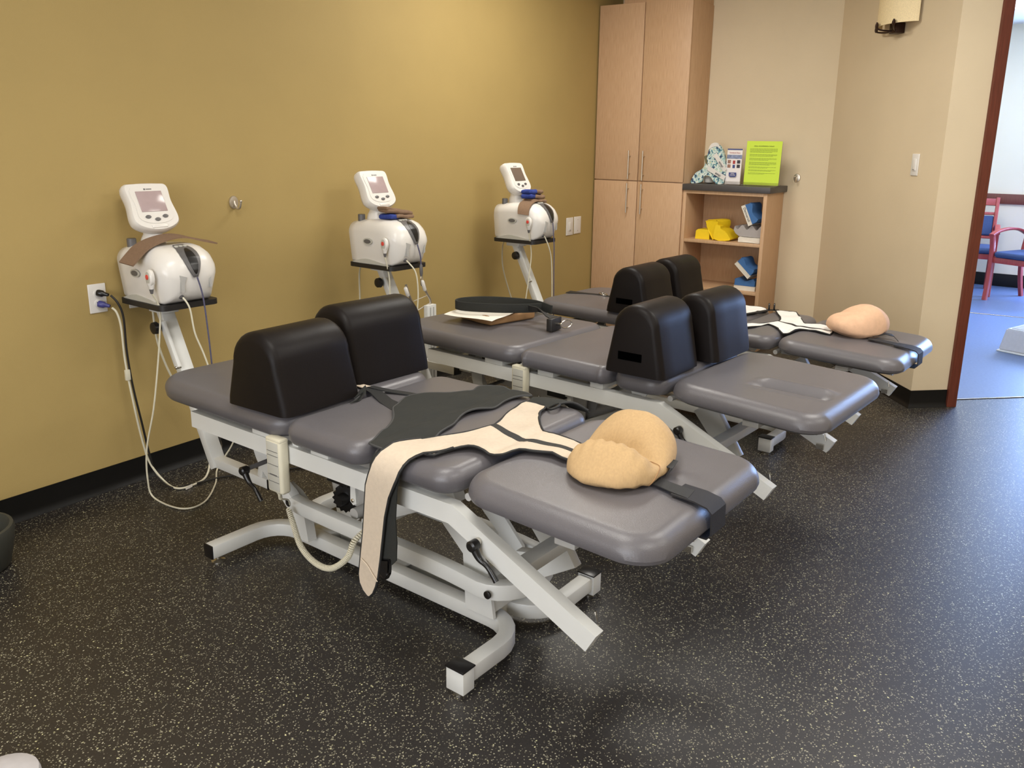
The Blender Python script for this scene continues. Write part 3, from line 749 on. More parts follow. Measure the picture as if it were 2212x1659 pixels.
# ------------------------------------------------------------------ traction tables (local x = across, y = towards the wall)
V = Vector
def slot_dz(x, y):
    # long dented channel of the second table's leg cushion
    cx = -0.110+(-0.36-y)*0.10; d = x-cx
    e = max(0, min(1, (y+0.50)/0.05))*max(0, min(1, (-0.20-y)/0.05))
    return e*(-0.030*math.exp(-(d/(0.011 if d < 0 else 0.034))**2)+0.013*math.exp(-((d-0.080)/0.026)**2)+0.004*math.exp(-((d+0.030)/0.012)**2))
def crease_dz(x, y):
    v = -0.010*math.exp(-((x+0.03)/0.05)**2-((y+0.53)/0.06)**2)
    v += 0.004*math.exp(-((x-0.06)/0.03)**2-((y+0.42)/0.05)**2)
    return v
def wr_seat(x, y, z):
    k = math.sin(y*95)+0.6*math.sin(y*171+1)
    return (-0.004*k*(1 if x < -0.2 else 0.0), 0)
def make_table(T):
    Mx, My, a, H = T['pos']; dH = H-0.634
    t = thing('traction_table', T['label'], 'treatment table', (Mx, My, 0), -a, 'therapy tables in a row from the mustard wall')
    zt = H-0.096; zb = zt-0.056                      # side rails
    # --- cushions
    obj('head_cushion', cushion(-0.34, 0.34, 0.715, 1.465, H-0.074, H, [0.14, 0.14, 0.08, 0.08], 0.046), 'vinyl', t)
    obj('upper_cushion', cushion(-0.35, 0.35, T['s2'], 0.708, H-0.072, H, 0.06, 0.046, wr=T.get('wr')), 'vinyl', t)
    obj('lumbar_cushion', cushion(-0.34, 0.34, 0.030, T['s2']-0.008, H-0.072, H-0.001, 0.07, 0.046), 'vinyl', t)
    lc = grid_cushion(-0.340, 0.340, -0.556, 0.020, H-0.071, H, 0.10, 0.048, T['dz'])
    # the leg cushion slopes a little towards the foot end
    for v in lc.verts: v.co.z -= 0.036*max(0, 0.02-v.co.y)
    obj('leg_cushion', lc, 'vinyl', t)
    # --- side rails with sloped arms
    La = -0.405; za = zt-0.205
    for s in (-1, 1):
        x0, x1 = (-0.313, -0.279) if s < 0 else (0.279, 0.313)
        prof = [(1.256, zt), (0.047, zt), (La, za), (La+0.028, za-0.050), (0.060, zb), (1.256, zb)]
        bm = NB(); prism(bm, prof, x0, x1, 'X')
        bmesh.ops.bevel(bm, geom=[e for e in bm.edges if len(e.link_faces) == 2 and e.calc_face_angle(0) > 0.3], offset=0.003, segments=2, affect='EDGES')
        obj('side_rail', bm, 'white_metal', t)
        bm = NB(); xx = 0.296*s; L_ = 0.50
        box(bm, (xx-s*0.03, La+0.05, za-0.026), (0.008, 0.03, 0.02)); tube(bm, [(xx-s*0.034, La+0.03, za+0.004), (xx-s*0.034, La+0.035, za+0.03)], 0.003, 6)
        obj('arm_pin', bm, 'chrome', t)
    bm = NB()
    box(bm, (0, 1.235, zt-0.028), (0.556, 0.04, 0.05), bev=0.004); box(bm, (0, 0.86, zt+0.012), (0.62, 0.10, 0.024), bev=0.003)
    box(bm, (0, 0.58, zt+0.012), (0.62, 0.08, 0.024), bev=0.003); box(bm, (0, 0.33, zt+0.012), (0.62, 0.06, 0.024), bev=0.003)
    box(bm, (0, 0.705, zt+0.006), (0.60, 0.03, 0.040), bev=0.002)
    for s in (-1, 1): prism(bm, [(0.13, zt), (0.11, H-0.067), (0.20, H-0.067), (0.19, zt)], s*0.27-0.004, s*0.27+0.004, 'X')
    obj('cross_brackets', bm, 'white_metal', t)
    bm = NB()
    for s in (-1, 1):
        rtube(bm, [V((s*0.20, 0.02, zt+0.005)), V((s*0.20, -0.25, H-0.090)), V((s*0.20, -0.50, H-0.105))], 0.03, 0.02, rad=0.004)
    box(bm, (0, -0.30, H-0.099), (0.60, 0.06, 0.02), bev=0.003)
    tube(bm, [(-0.27, 0.028, zt+0.012), (0.27, 0.028, zt+0.012)], 0.011, 14)
    obj('leg_section_frame', bm, 'grey_metal', t)
    # --- base: two J tubes
    for s in (-1, 1):
        pts = []
        for k in range(7):
            an = radians(90*k/6); pts.append((s*(0.16-0.115*sin(an)), 0.010+0.115*(1-cos(an)), 0.05))
        pts = [(s*0.31, 0.012, 0.05)]+pts
        head = [(x, 1.165-(y-0.01) , z) for x, y, z in reversed(pts)]
        head[-1] = (s*0.342, head[-1][1], 0.05)
        bm = NB(); rtube(bm, pts+head, 0.05, 0.05, rad=0.007); bt = obj('base_tube', bm, 'white_metal', t)
        bm = NB(); box(bm, (s*0.322, 0.012, 0.046), (0.046, 0.062, 0.068), bev=0.002); ft = obj('foot_block', bm, 'white_metal', t)
        bm = NB(); box(bm, (s*0.322, 0.012, 0.082), (0.052, 0.066, 0.005), bev=0.001); obj('top_cap', bm, 'black_plastic', ft)
        bm = NB(); lathe(bm, [(0.022, 0.0), (0.022, 0.004), (0.010, 0.008), (0.008, 0.014)], (s*0.322, 0.012, 0.0), 18); obj('glide', bm, 'chrome', ft)
        bm = NB(); box(bm, (s*0.344, 1.165, 0.05), (0.006, 0.050, 0.050), bev=0.002); obj('end_cap', bm, 'black_plastic', t)
        bm = NB(); lathe(bm, [(0.024, 0.0), (0.024, 0.003), (0.010, 0.007), (0.007, 0.009), (0.007, 0.026)], (s*0.31, 1.165, 0.0), 20); obj('glide', bm, 'chrome', t)
    bm = NB()
    for y in (0.17, 0.95): box(bm, (0, y, 0.05), (0.05, 0.10, 0.046), bev=0.004)
    box(bm, (0, 0.56, 0.068), (0.042, 0.06, 0.008))
    obj('base_tie', bm, 'white_metal', t)
    # --- lifting frame: a U of square tube lying above the base, rising to the rails at the head end
    zl = 0.215+dH*0.5
    side = lambda s: [V((s*0.135, 0.10, zl-0.012)), V((s*0.135, 0.30, zl)), V((s*0.135, 0.88, zl+0.004)), V((s*0.137, 0.97, zl+0.030)), V((s*0.142, 1.04, zl+0.090)), V((s*0.15, 1.085, zl+0.16)), V((s*0.16, 1.10, zt-0.06)), V((s*0.17, 1.10, zt-0.02))]
    ucurve = []
    for k in range(13):
        an = pi*k/12; ucurve.append(V((-0.135*cos(an), 0.10-0.105*sin(an), zl-0.012-0.004*sin(an))))
    path = list(reversed(smooth_path(side(-1), 4)))+ucurve[1:-1]+smooth_path(side(1), 4)
    bm = NB(); rtube(bm, path, 0.042, 0.052, rad=0.007); lf = obj('lift_frame', bm, 'white_metal', t)
    bm = NB()
    for s in (-1, 1):
        lathe(bm, [(0.012, -0.002), (0.012, 0.003), (0.008, 0.005)] if s > 0 else [(0.008, -0.005), (0.012, -0.003), (0.012, 0.002)], (s*0.156, 0.055, zl-0.014), 18, 'X')
        lathe(bm, [(0.014, -0.002), (0.014, 0.002)], (s*0.156, 0.955, zl+0.012), 18, 'X')
    obj('pivot_plug', bm, 'black_plastic', lf)
    # web plate under the rising part of the lift frame down to the base
    for s in (-1, 1):
        bm = NB(); xx = s*0.100
        prism(bm, [(1.02, zl+0.05), (0.985, 0.076), (0.905, 0.076), (0.93, zl+0.0), (0.97, zl+0.03)], xx-0.018, xx+0.018, 'X')
        obj('lift_post', bm, 'white_metal', t)
    # swing links at the foot end
    for s in (-1, 1):
        bm = NB(); xx = s*0.085
        prism(bm, [(0.300, 0.40+dH), (0.320, 0.375+dH), (0.305, 0.345+dH), (0.205, 0.255), (0.195, 0.077), (0.085, 0.077), (0.110, 0.24), (0.20, 0.335+dH), (0.265, 0.395+dH)], xx-0.006, xx+0.006, 'X')
        lk = obj('link_plate', bm, 'white_metal', t)
        bm = NB(); lathe(bm, [(0.004, -0.012), (0.009, -0.010), (0.009, 0.010), (0.004, 0.012)], (xx, 0.285, 0.373+dH), 14, 'X'); obj('bolt', bm, 'chrome', lk)
    bm = NB()
    box(bm, (0, 0.135, 0.145), (0.16, 0.075, 0.12), bev=0.003)
    rtube(bm, [V((0, 0.30, 0.39+dH)), V((0, 0.62, 0.235))], 0.045, 0.045, rad=0.006)
    rtube(bm, [V((0.0, 0.02, zt-0.075)), V((0.0, -0.10, 0.30+dH)), V((0, 0.04, 0.235))], 0.10, 0.035, upv=V((1, 0, 0)), rad=0.004)
    rtube(bm, [V((-0.26, 0.34, zt-0.06)), V((0.26, 0.34, zt-0.06))], 0.045, 0.04, rad=0.005)
    rtube(bm, [V((-0.12, 0.60, 0.235)), V((0.12, 0.60, 0.235))], 0.04, 0.04, rad=0.005)
    rtube(bm, [V((-0.27, -0.13, zt-0.15)), V((0.27, -0.13, zt-0.15))], 0.05, 0.035, rad=0.005)
    obj('centre_links', bm, 'white_metal', t)
    bm = NB()
    prism(bm, [(0.98, zt-0.07), (0.90, 0.20), (0.62, 0.19), (0.56, 0.28), (0.52, zt-0.07)], 0.020, 0.032, 'X')
    prism(bm, [(0.96, zt-0.06), (0.93, 0.36+dH), (0.80, 0.33+dH), (0.72, 0.24), (0.58, 0.24), (0.56, zt-0.06)], -0.030, -0.020, 'X')
    box(bm, (0, 0.76, 0.25), (0.055, 0.10, 0.05), bev=0.004)
    tube(bm, [(-0.10, 0.68, 0.245), (0.14, 0.68, 0.245)], 0.020, 16)
    obj('motor_housing', bm, 'grey_metal', t)
    bm = NB(); lathe(bm, [(0.05, -0.05), (0.055, -0.02), (0.055, 0.05), (0.03, 0.06)], (0.06, 0.43, 0.40+dH), 20, 'X'); tube(bm, [(0.06, 0.42, 0.38+dH), (0.03, 0.64, 0.27)], 0.022, 14)
    obj('lift_motor', bm, 'grey_metal', t)
    # gas spring, locking wheel and drop latch under the rail
    bm = NB(); tube(bm, [(-0.02, 0.90, zt-0.09), (-0.02, 0.80, 0.265)], 0.006, 10); obj('piston_rod', bm, 'chrome', t)
    bm = NB(); R = Matrix.Rotation(radians(35), 3, 'X')
    prof = []
    for k in range(16):
        a0 = 2*pi*k/16; prof.append((0.052*cos(a0), 0.052*sin(a0))); prof.append((0.044*cos(a0+pi/16), 0.044*sin(a0+pi/16)))
    prism(bm, prof, -0.02, 0.02, 'X', R=Matrix.Rotation(radians(20), 3, 'Z'), off=(-0.02, 0.800, 0.245)); lathe(bm, [(0.02, -0.045), (0.024, -0.02), (0.024, 0.03)], (-0.02, 0.80, 0.245), 16, 'X')
    obj('locking_wheel', bm, 'black_plastic', t)
    bm = NB(); box(bm, (-0.245, 0.555, zb-0.020), (0.05, 0.09, 0.036), bev=0.002); obj('limit_switch', bm, 'black_plastic', t)
    bm = NB(); box(bm, (-0.25, 0.50, zb-0.012), (0.03, 0.03, 0.03), bev=0.002); prism(bm, [(0.500, zb+0.002), (0.482, zb-0.004), (0.478, zb-0.085), (0.492, zb-0.092), (0.504, zb-0.082)], -0.262, -0.250, 'X')
    lt = obj('drop_latch', bm, 'white_metal', t)
    bm = NB(); lathe(bm, [(0.003, -0.018), (0.006, -0.016), (0.006, -0.008), (0.003, -0.006)], (-0.25, 0.491, zb-0.076), 12, 'X'); obj('latch_pin', bm, 'chrome', lt)
    bm = NB(); prism(bm, sm2([(1.10, zb-0.01), (1.05, zb-0.10), (0.93, zb-0.12), (0.86, zb-0.06), (0.87, zb-0.005)], 4), -0.075, -0.068, 'X'); obj('cam_plate', bm, 'grey_metal', t)
    bm = NB(); box(bm, (-0.245, 1.06, zb-0.012), (0.06, 0.07, 0.022), bev=0.002); obj('latch_tongue', bm, 'white_metal', t)
    # crank handles
    def crank(p, q, r_, flip=1):
        P = [V(p)+V((0, 0, 0)), V(p).lerp(V(q), 0.35)+V((0, 0.006*flip, -0.004)), V(p).lerp(V(q), 0.6)+V((0, -0.004*flip, 0)), V(q)]
        P = smooth_path(P, 5); n = len(P)
        bm = NB(); tube(bm, P, [r_*(1.15-0.55*min(1, i/n*2.2)+0.25*max(0, i/n-0.5)) for i in range(n)], 12)
        lathe(bm, [(r_*0.9, -0.014), (r_*1.35, -0.010), (r_*1.35, 0.012), (r_*0.8, 0.018)], p, 16, 'X'); return bm
    h = obj('crank_handle', crank((-0.300, 0.985, 0.385+dH), (-0.300, 0.90, 0.300+dH), 0.011), 'black_plastic', t)
    bm = NB(); tube(bm, [(-0.282, 0.985, 0.388+dH), (-0.10, 0.985, 0.395+dH)], 0.008, 10); obj('crank_shaft', bm, 'grey_plastic', h)
    if T.get('crank2', True):
        h = obj('crank_handle', crank((-0.338, -0.048, zt-0.075), (-0.338, -0.125, zt-0.150), 0.011), 'black_plastic', t)
        bm = NB(); lathe(bm, [(0.006, -0.004), (0.010, -0.003), (0.010, 0.012)], (-0.327, -0.047, zt-0.072), 14, 'X'); obj('washer', bm, 'chrome', h)
    # --- mast for the machine
    (ml, mz), (tl, tz) = T['mast']
    d_ = (V((0, tl, tz))-V((0, ml, mz))).normalized()
    bm = NB(); rtube(bm, [V((0, ml, mz)), V((0, tl, tz))], 0.058, 0.040, upv=V((0, -1, 0.4)), rad=0.005); ms = obj('mast', bm, 'white_metal', t)
    jl, jz, el = T['arm']
    bm = NB(); rtube(bm, [V((0, jl, jz)), V((0, el, jz))], 0.046, 0.040, rad=0.005); obj('mast_arm', bm, 'white_metal', t)
    bm = NB(); box(bm, (0, el-0.003, jz), (0.048, 0.008, 0.042), bev=0.002); obj('end_cap', bm, 'black_plastic', t)
    bm = NB()   # brace from the arm up into the table frame (hidden side)
    rtube(bm, [V((0.0, el+0.05, jz+0.02)), V((0.0, 1.235, zt-0.04))], 0.04, 0.03, rad=0.004); obj('mast_brace', bm, 'white_metal', t)
    c, s_ = V((-0.045, tl-0.055, tz-0.050)), V((-0.045, tl-0.145, tz-0.225))
    off = V((0, -0.006, 0.0))
    bm = NB(); rtube(bm, [c+off, s_+off], 0.016, 0.030, upv=V((0, -1, 0.4)), rad=0.003); st = obj('strut', bm, 'white_metal', t)
    bm = NB(); lathe(bm, [(0.010, -0.040), (0.024, -0.034), (0.026, -0.018), (0.018, -0.008), (0.008, -0.006)], tuple(c+off+V((-0.006, 0.004, -0.02))), 16, 'X'); obj('knob', bm, 'black_plastic', st)
    bm = NB(); lathe(bm, [(0.005, -0.014), (0.007, -0.010), (0.007, 0.010)], tuple(s_+off), 12, 'X'); obj('bolt', bm, 'chrome', st)
    # machine shelf
    ux, uy, uz, ua = T['unit_local']
    R = Matrix.Rotation(ua, 3, 'Z')
    def tr(P): return [tuple((R @ V((x, y, 0)))[:2]) for x, y in P]
    bm = NB(); prism(bm, [(ux+x, uy+y) for x, y in tr(rrect(-0.128, 0.128, -0.168, 0.150, 0.03))], uz-0.022, uz-0.001)
    bmesh.ops.bevel(bm, geom=[e for e in bm.edges if len(e.link_faces) == 2 and e.calc_face_angle(0) > 1.2], offset=0.009, segments=4, affect='EDGES')
    obj('machine_shelf', bm, 'black_rubber', t)
    bm = NB(); box(bm, (ux, uy-0.01, uz-0.028), (0.13, 0.20, 0.012), bev=0.002); box(bm, (0.0, tl+0.0, tz-0.004), (0.075, 0.10, 0.03), bev=0.002)
    obj('shelf_bracket', bm, 'white_metal', t)
    # pendant cradle and hand control
    px = T['pend']
    bm = NB()
    box(bm, (-0.333, px, zt-0.062), (0.036, 0.074, 0.178), bev=0.010, seg=3)
    box(bm, (-0.333, px, zt+0.022), (0.034, 0.072, 0.016), bev=0.006)
    pd = obj('hand_control', bm, 'ivory', t)
    bm = NB()
    box(bm, (-0.3512, px, zt-0.062), (0.0016, 0.054, 0.158), bev=0.0006)
    obj('keypad', bm, 'keypad', pd)
    bm = NB()
    for z in (zt-0.012, zt-0.026, zt-0.056, zt-0.090, zt-0.112): box(bm, (-0.3522, px, z), (0.0008, 0.052, 0.0016))
    box(bm, (-0.3524, px, zt-0.089), (0.001, 0.034, 0.004)); obj('keypad_mark', bm, 'grey_plastic', pd)
    if T.get('coil'):
        pts = [(-0.333, 0.728, zt-0.150), (-0.325, 0.735, zt-0.175), (-0.27, 0.80, 0.33), (-0.20, 0.90, 0.25), (-0.168, 0.945, 0.225)]
        pts = [(-0.335, px, zt-0.150), (-0.325, px+0.01, zt-0.18), (-0.25, 0.826, 0.308), (-0.175, 0.920, 0.236)]
        bm = NB(); tube(bm, smooth_path(pts, 6), 0.0028, 8)
        tube(bm, smooth_path(pts[:2], 4), 0.006, 10); ca = obj('control_cord', bm, 'ivory', pd)
        ctr = smooth_path([(-0.185, 0.915, 0.226), (-0.20, 0.875, 0.191), (-0.24, 0.785, 0.15), (-0.26, 0.691, 0.132), (-0.27, 0.599, 0.147), (-0.27, 0.519, 0.21), (-0.26, 0.489, 0.278), (-0.20, 0.47, 0.31)], 12)
        L_ = [0.0]
        for i in range(1, len(ctr)): L_.append(L_[-1]+(ctr[i]-ctr[i-1]).length)
        tot = L_[-1]; turns = int(tot/0.0072); hel = []; j = 0
        for k in range(turns*9):
            s = tot*k/(turns*9)
            while j < len(L_)-2 and L_[j+1] < s: j += 1
            f_ = (s-L_[j])/max(1e-6, L_[j+1]-L_[j]); p = ctr[j].lerp(ctr[j+1], f_)
            tt = (ctr[min(j+2, len(ctr)-1)]-ctr[max(j-1, 0)]).normalized(); n1 = tt.cross(V((1, 0, 0))).normalized(); n2 = tt.cross(n1)
            an = 2*pi*k/9; hel.append(p+n1*cos(an)*0.0075+n2*sin(an)*0.0075)
        bm = NB(); tube(bm, hel, 0.0030, 5); obj('coiled_cord', bm, 'ivory', pd)
    return t

UNITS = [(1.930, -0.181, 0.815, -0.043), (3.088, -0.299, 0.850, -0.041), (4.272, -0.338, 0.879, -0.011)]
def to_local(T, p):
    Mx, My, a, H = T; d = V((p[0]-Mx, p[1]-My)); return (d.x*cos(a)-d.y*sin(a), d.x*sin(a)+d.y*cos(a))
TP = [(1.8407, -2.0731, 0.0465, 0.634), (2.9503, -2.1471, 0.0863, 0.637), (4.1207, -2.1575, 0.0734, 0.5805)]
tabs = []
spec = [dict(label='nearest therapy table with grey cushions, crank handles and coiled hand control cord', s2=0.36, dz=crease_dz, mast=((1.620, 0.140), (1.935, 0.770)), arm=(1.64, 0.165, 1.265), pend=0.750, coil=True),
        dict(label='middle therapy table with wrinkled grey cushion and a slotted leg cushion', s2=0.262, dz=slot_dz, wr=wr_seat, mast=((1.560, 0.190), (1.915, 0.815)), arm=(1.645, 0.352, 1.375), pend=0.690),
        dict(label='farthest therapy table with grey cushions beside the maple cabinet', s2=0.30, dz=crease_dz, mast=((1.560, 0.250), (1.870, 0.845)), arm=(1.61, 0.38, 1.375), pend=0.690, crank2=False)]
for T, U, S in zip(TP, UNITS, spec):
    ul = to_local(T, U); S['pos'] = T; S['unit_local'] = (ul[0], ul[1], U[2], U[3]+T[2]); tabs.append(make_table(S))

# ------------------------------------------------------------------ traction machines
def section(y, hw, zb, zt, r, tap=0.0):
    out = []
    for i, (cx, cz, a0) in enumerate(((hw-r, zt-r, 0), (-hw+r, zt-r, 90), (-hw+0.012, zb+0.012, 180), (hw-0.012, zb+0.012, 270))):
        rr = r if i < 2 else 0.012
        for k in range(7):
            a = radians(a0+90*k/6); out.append(V((cx+rr*cos(a), y, cz+rr*sin(a))))
    return out
def make_unit(label, loc, rz, screen_mat):
    t = thing('traction_machine', label, 'medical machine', loc, rz, 'white traction machines along the mustard wall')
    bm = NB(); rings = []
    secs = [(0.150, 0.100, 0.012, 0.178, 0.05), (0.154, 0.108, 0.006, 0.186, 0.05), (0.140, 0.124, 0.001, 0.204, 0.05), (0.09, 0.130, 0.0, 0.214, 0.055), (0.02, 0.132, 0.0, 0.220, 0.055),
            (-0.05, 0.131, 0.0, 0.222, 0.06), (-0.10, 0.129, 0.0, 0.220, 0.065), (-0.14, 0.126, 0.0, 0.211, 0.070), (-0.168, 0.118, 0.001, 0.195, 0.070), (-0.188, 0.104, 0.012, 0.174, 0.062), (-0.199, 0.082, 0.030, 0.150, 0.048), (-0.204, 0.050, 0.05, 0.125, 0.028)]
    for y, hw, zb, zt, r in secs:
        # the flanks lean out towards the top front
        rings.append([bm.verts.new((v.x*(0.86+0.14*min(1, v.z/0.10)), y+(0.030*(1-min(1, v.z/0.10)) if y < -0.1 else 0), v.z)) for v in section(y, hw, zb, zt, r)])
    n = len(rings[0])
    for i in range(len(rings)-1):
        for k in range(n): bm.faces.new((rings[i][k], rings[i][(k+1) % n], rings[i+1][(k+1) % n], rings[i+1][k]))
    bm.faces.new(rings[0]); bm.faces.new(list(reversed(rings[-1])))
    body = obj('body', bm, 'plastic', t, ang=60)
    zs = [(0.0, 0.222), (-0.05, 0.224), (-0.10, 0.222), (-0.14, 0.213), (-0.165, 0.199), (-0.186, 0.180), (-0.199, 0.158), (-0.2065, 0.133), (-0.209, 0.112), (-0.206, 0.090)]
    def surf(s):
        s = max(0, min(len(zs)-1.001, s)); i = int(s); f_ = s-i; return V((0, zs[i][0]*(1-f_)+zs[i+1][0]*f_, zs[i][1]*(1-f_)+zs[i+1][1]*f_))
    def strip(ws, s0, s1, lift, x0=0.0):
        bm = NB(); m_ = 22; rows = []
        for k in range(m_+1):
            u = k/m_; s = s0+(s1-s0)*u; p = surf(s); q = surf(s+0.1)-surf(s-0.1); nn = V((0, q.z, -q.y)).normalized(); nn = nn if nn.z > 0 or nn.y < 0 else -nn
            w_ = ws(u); row = []
            for j in range(9):
                x = -w_+2*w_*j/8; sag = 0.9*x*x
                pp = p+nn*(lift-0.0)+V((x0+x, 0, 0)); pp = pp-nn*sag*2.2; row.append(bm.verts.new(pp))
            rows.append(row)
        for k in range(m_):
            for j in range(8): bm.faces.new((rows[k][j], rows[k][j+1], rows[k+1][j+1], rows[k+1][j]))
        r_ = bmesh.ops.extrude_face_region(bm, geom=bm.faces[:])
        for v in [g for g in r_['geom'] if isinstance(g, bmesh.types.BMVert)]: v.co += V((0, 0.003, -0.006))
        return bm
    w1 = lambda u: 0.003+0.040*(sin(pi*min(1, (u*0.80+0.10)))**0.6)*(1-0.62*u**2.2)
    w2 = lambda u: 0.0005+0.022*(sin(pi*min(1, max(0, u*0.94+0.03)))**0.7)*(1-0.35*u)
    gp = obj('cord_guide', strip(w1, 2.0, 8.0, 0.0035, 0.004), 'grey_plastic', t)
    obj('cord_recess', strip(w2, 3.2, 7.6, 0.0050, 0.006), 'black_plastic', gp)
    bm = NB()
    for x in (-0.020, -0.002, 0.016):
        p = surf(2.55); lathe(bm, [(0.0085, -0.002), (0.0085, 0.0035), (0.006, 0.005)], p+V((x+0.003, 0, 0.002)), 14)
    obj('top_buttons', bm, 'keypad', gp)
    # side label oval, panel slots, ports
    bm = NB(); lathe(bm, [(0.0165, 0), (0.0165, 0.003), (0.014, 0.0035)], (0, 0, 0), 26, 'X')
    for v in bm.verts: v.co = V((-v.co.x-0.1305, v.co.y*2.0-0.005, v.co.z*1.0+0.115))
    lb = obj('side_badge', bm, 'keypad', t)
    bm = NB(); lathe(bm, [(0.0125, 0), (0.0125, 0.002)], (0, 0, 0), 26, 'X')
    for v in bm.verts: v.co = V((-v.co.x-0.1335, v.co.y*1.9-0.005, v.co.z*0.85+0.115))
    obj('badge_inset', bm, 'grey_plastic', lb)
    bm = NB()
    prism(bm, [(-0.060, 0.118), (-0.030, 0.108), (-0.043, 0.082), (-0.045, 0.052), (-0.056, 0.050)], -0.2045, -0.150, 'Y')
    obj('front_slot', bm, 'grey_metal', t)
    bm = NB(); prism(bm, [(0.064, 0.112), (0.078, 0.118), (0.078, 0.060), (0.070, 0.055)], -0.199, -0.140, 'Y'); obj('front_slot', bm, 'grey_metal', t)
    bm = NB(); lathe(bm, [(0.010, 0.0), (0.010, -0.018), (0.006, -0.026)], (-0.045, -0.160, 0.030), 14, 'Y'); obj('port_plug', bm, 'grey_plastic', t)
    bm = NB(); lathe(bm, [(0.006, 0.0), (0.006, -0.004)], (0.070, -0.166, 0.036), 14, 'Y'); obj('port', bm, 'black_plastic', t)
    bm = NB(); prism(bm, sm2([(-0.13, 0.0), (-0.05, 0.0), (0.11, 0.0), (0.115, 0.006), (0.03, 0.024), (-0.05, 0.016), (-0.12, 0.004)], 3), -0.121, -0.112, 'X'); obj('lower_trim', bm, 'keypad', t)
    bm = NB(); lathe(bm, [(0.018, 0.0), (0.018, 0.032), (0.016, 0.034)], (-0.085, 0.085, 0.208), 18); obj('rear_post', bm, 'grey_plastic', t)
    # neck and screen head, leaning back
    bm = NB(); lathe(bm, [(0.052, 0.0), (0.046, 0.03), (0.036, 0.05), (0.034, 0.10)], (-0.010, 0.055, 0.206), 22); obj('neck', bm, 'plastic', t)
    Rh = Matrix.Rotation(radians(-28), 3, 'X')
    hc = V((-0.010, 0.052, 0.364))
    outl = sm2([(-0.092, 0.088), (-0.05, 0.099), (0.05, 0.099), (0.092, 0.088), (0.090, 0.02), (0.098, -0.050), (0.086, -0.082), (0.045, -0.103), (0, -0.109), (-0.045, -0.103), (-0.086, -0.082), (-0.098, -0.050), (-0.090, 0.02)], 5)
    bm = NB(); rings = []
    for sc, d in ((0.80, 0.042), (0.93, 0.036), (0.99, 0.022), (1.0, 0.004), (0.985, -0.010), (0.94, -0.017)):
        rings.append([bm.verts.new(hc+Rh @ V((x*sc, d, y*sc))) for x, y in outl])
    n = len(rings[0])
    for i in range(len(rings)-1):
        for k in range(n): bm.faces.new((rings[i][k], rings[i][(k+1) % n], rings[i+1][(k+1) % n], rings[i+1][k]))
    bm.faces.new(rings[0]); bm.faces.new(list(reversed(rings[-1])))
    hd = obj('screen_head', bm, 'plastic', t, ang=50)
    bm = NB(); prism(bm, [(x, y) for x, y in sm2([(-0.066, 0.078), (0.066, 0.078), (0.070, 0.0), (0.072, -0.050), (0.045, -0.072), (0, -0.078), (-0.045, -0.072), (-0.072, -0.050), (-0.070, 0.0)], 4)], -0.0195, -0.015, 'Y', R=Rh, off=hc)
    bz = obj('bezel', bm, 'plastic', t)
    bm = NB(); box(bm, hc+Rh @ V((0, -0.0205, 0.016)), (0.108, 0.003, 0.088), Rh, bev=0.001); obj('display', bm, screen_mat, t)
    bm = NB()
    for x, z in ((-0.036, -0.050), (0.0, -0.062), (0.036, -0.050)):
        q = NB(); lathe(q, [(0.011, 0), (0.011, -0.004), (0.008, -0.005)], (0, 0, 0), 18, 'Y')
        for v in q.verts: v.co = hc+Rh @ (V((v.co.x*1.05, v.co.y-0.0193, v.co.z*0.65))+V((x, 0, z)))
        tmp = bpy.data.meshes.new('tmp'); q.to_mesh(tmp); q.free(); bm.from_mesh(tmp); bpy.data.meshes.remove(tmp)
    obj('menu_buttons', bm, 'grey_plastic', t)
    bm = NB(); box(bm, hc+Rh @ V((0, -0.0178, -0.090)), (0.066, 0.006, 0.014), Rh, bev=0.003); obj('card_slot', bm, 'plastic', hd)
    bm = NB(); box(bm, hc+Rh @ V((-0.012, -0.0200, 0.069)), (0.007, 0.001, 0.006), Rh)
    for k in range(4): box(bm, hc+Rh @ V((-0.003+0.006*k, -0.0200, 0.069)), (0.0045, 0.001, 0.004), Rh)
    obj('maker_mark', bm, 'grey_plastic', t)
    # patient stop switch clipped at the front left
    bm = NB(); lathe(bm, [(0.008, -0.006), (0.021, -0.004), (0.023, 0.004), (0.023, 0.010), (0.018, 0.014)], (0, 0, 0), 24, 'X')
    for v in bm.verts: v.co = V((-v.co.x-0.140, v.co.y*0.95-0.138, v.co.z*1.45+0.112))
    tube(bm, [(-0.143, -0.138, 0.092), (-0.143, -0.138, 0.066)], [0.016, 0.008], 12)
    sw = obj('stop_switch', bm, 'plastic', t)
    bm = NB(); lathe(bm, [(0.016, -0.001), (0.0165, 0.0035), (0.012, 0.005)], (0, 0, 0), 22, 'X')
    for v in bm.verts: v.co = V((-v.co.x-0.151, v.co.y*0.9-0.138, v.co.z*1.5+0.112))
    obj('switch_face', bm, 'keypad', sw)
    bm = NB(); lathe(bm, [(0.0095, 0), (0.0095, 0.003), (0.007, 0.004)], (0, 0, 0), 18, 'X')
    for v in bm.verts: v.co = V((-v.co.x-0.1552, v.co.y-0.138, v.co.z*1.05+0.116))
    obj('red_button', bm, 'red', sw)
    bm = NB(); tube(bm, [(-0.143, -0.138, 0.068), (-0.143, -0.138, 0.050)], [0.009, 0.005], 12); obj('cord_boot', bm, 'grey_plastic', sw)
    return t
make_unit('nearest white traction machine with brown towel, pink-grey screen, left of the wall hook', UNITS[0][:3], UNITS[0][3], 'screen_pink')
make_unit('middle white traction machine with folded brown and blue towel beneath its pink-grey screen', UNITS[1][:3], UNITS[1][3], 'screen_pink')
make_unit('farthest white traction machine with dark screen, next to the wall switches', UNITS[2][:3], UNITS[2][3], 'screen_dark')

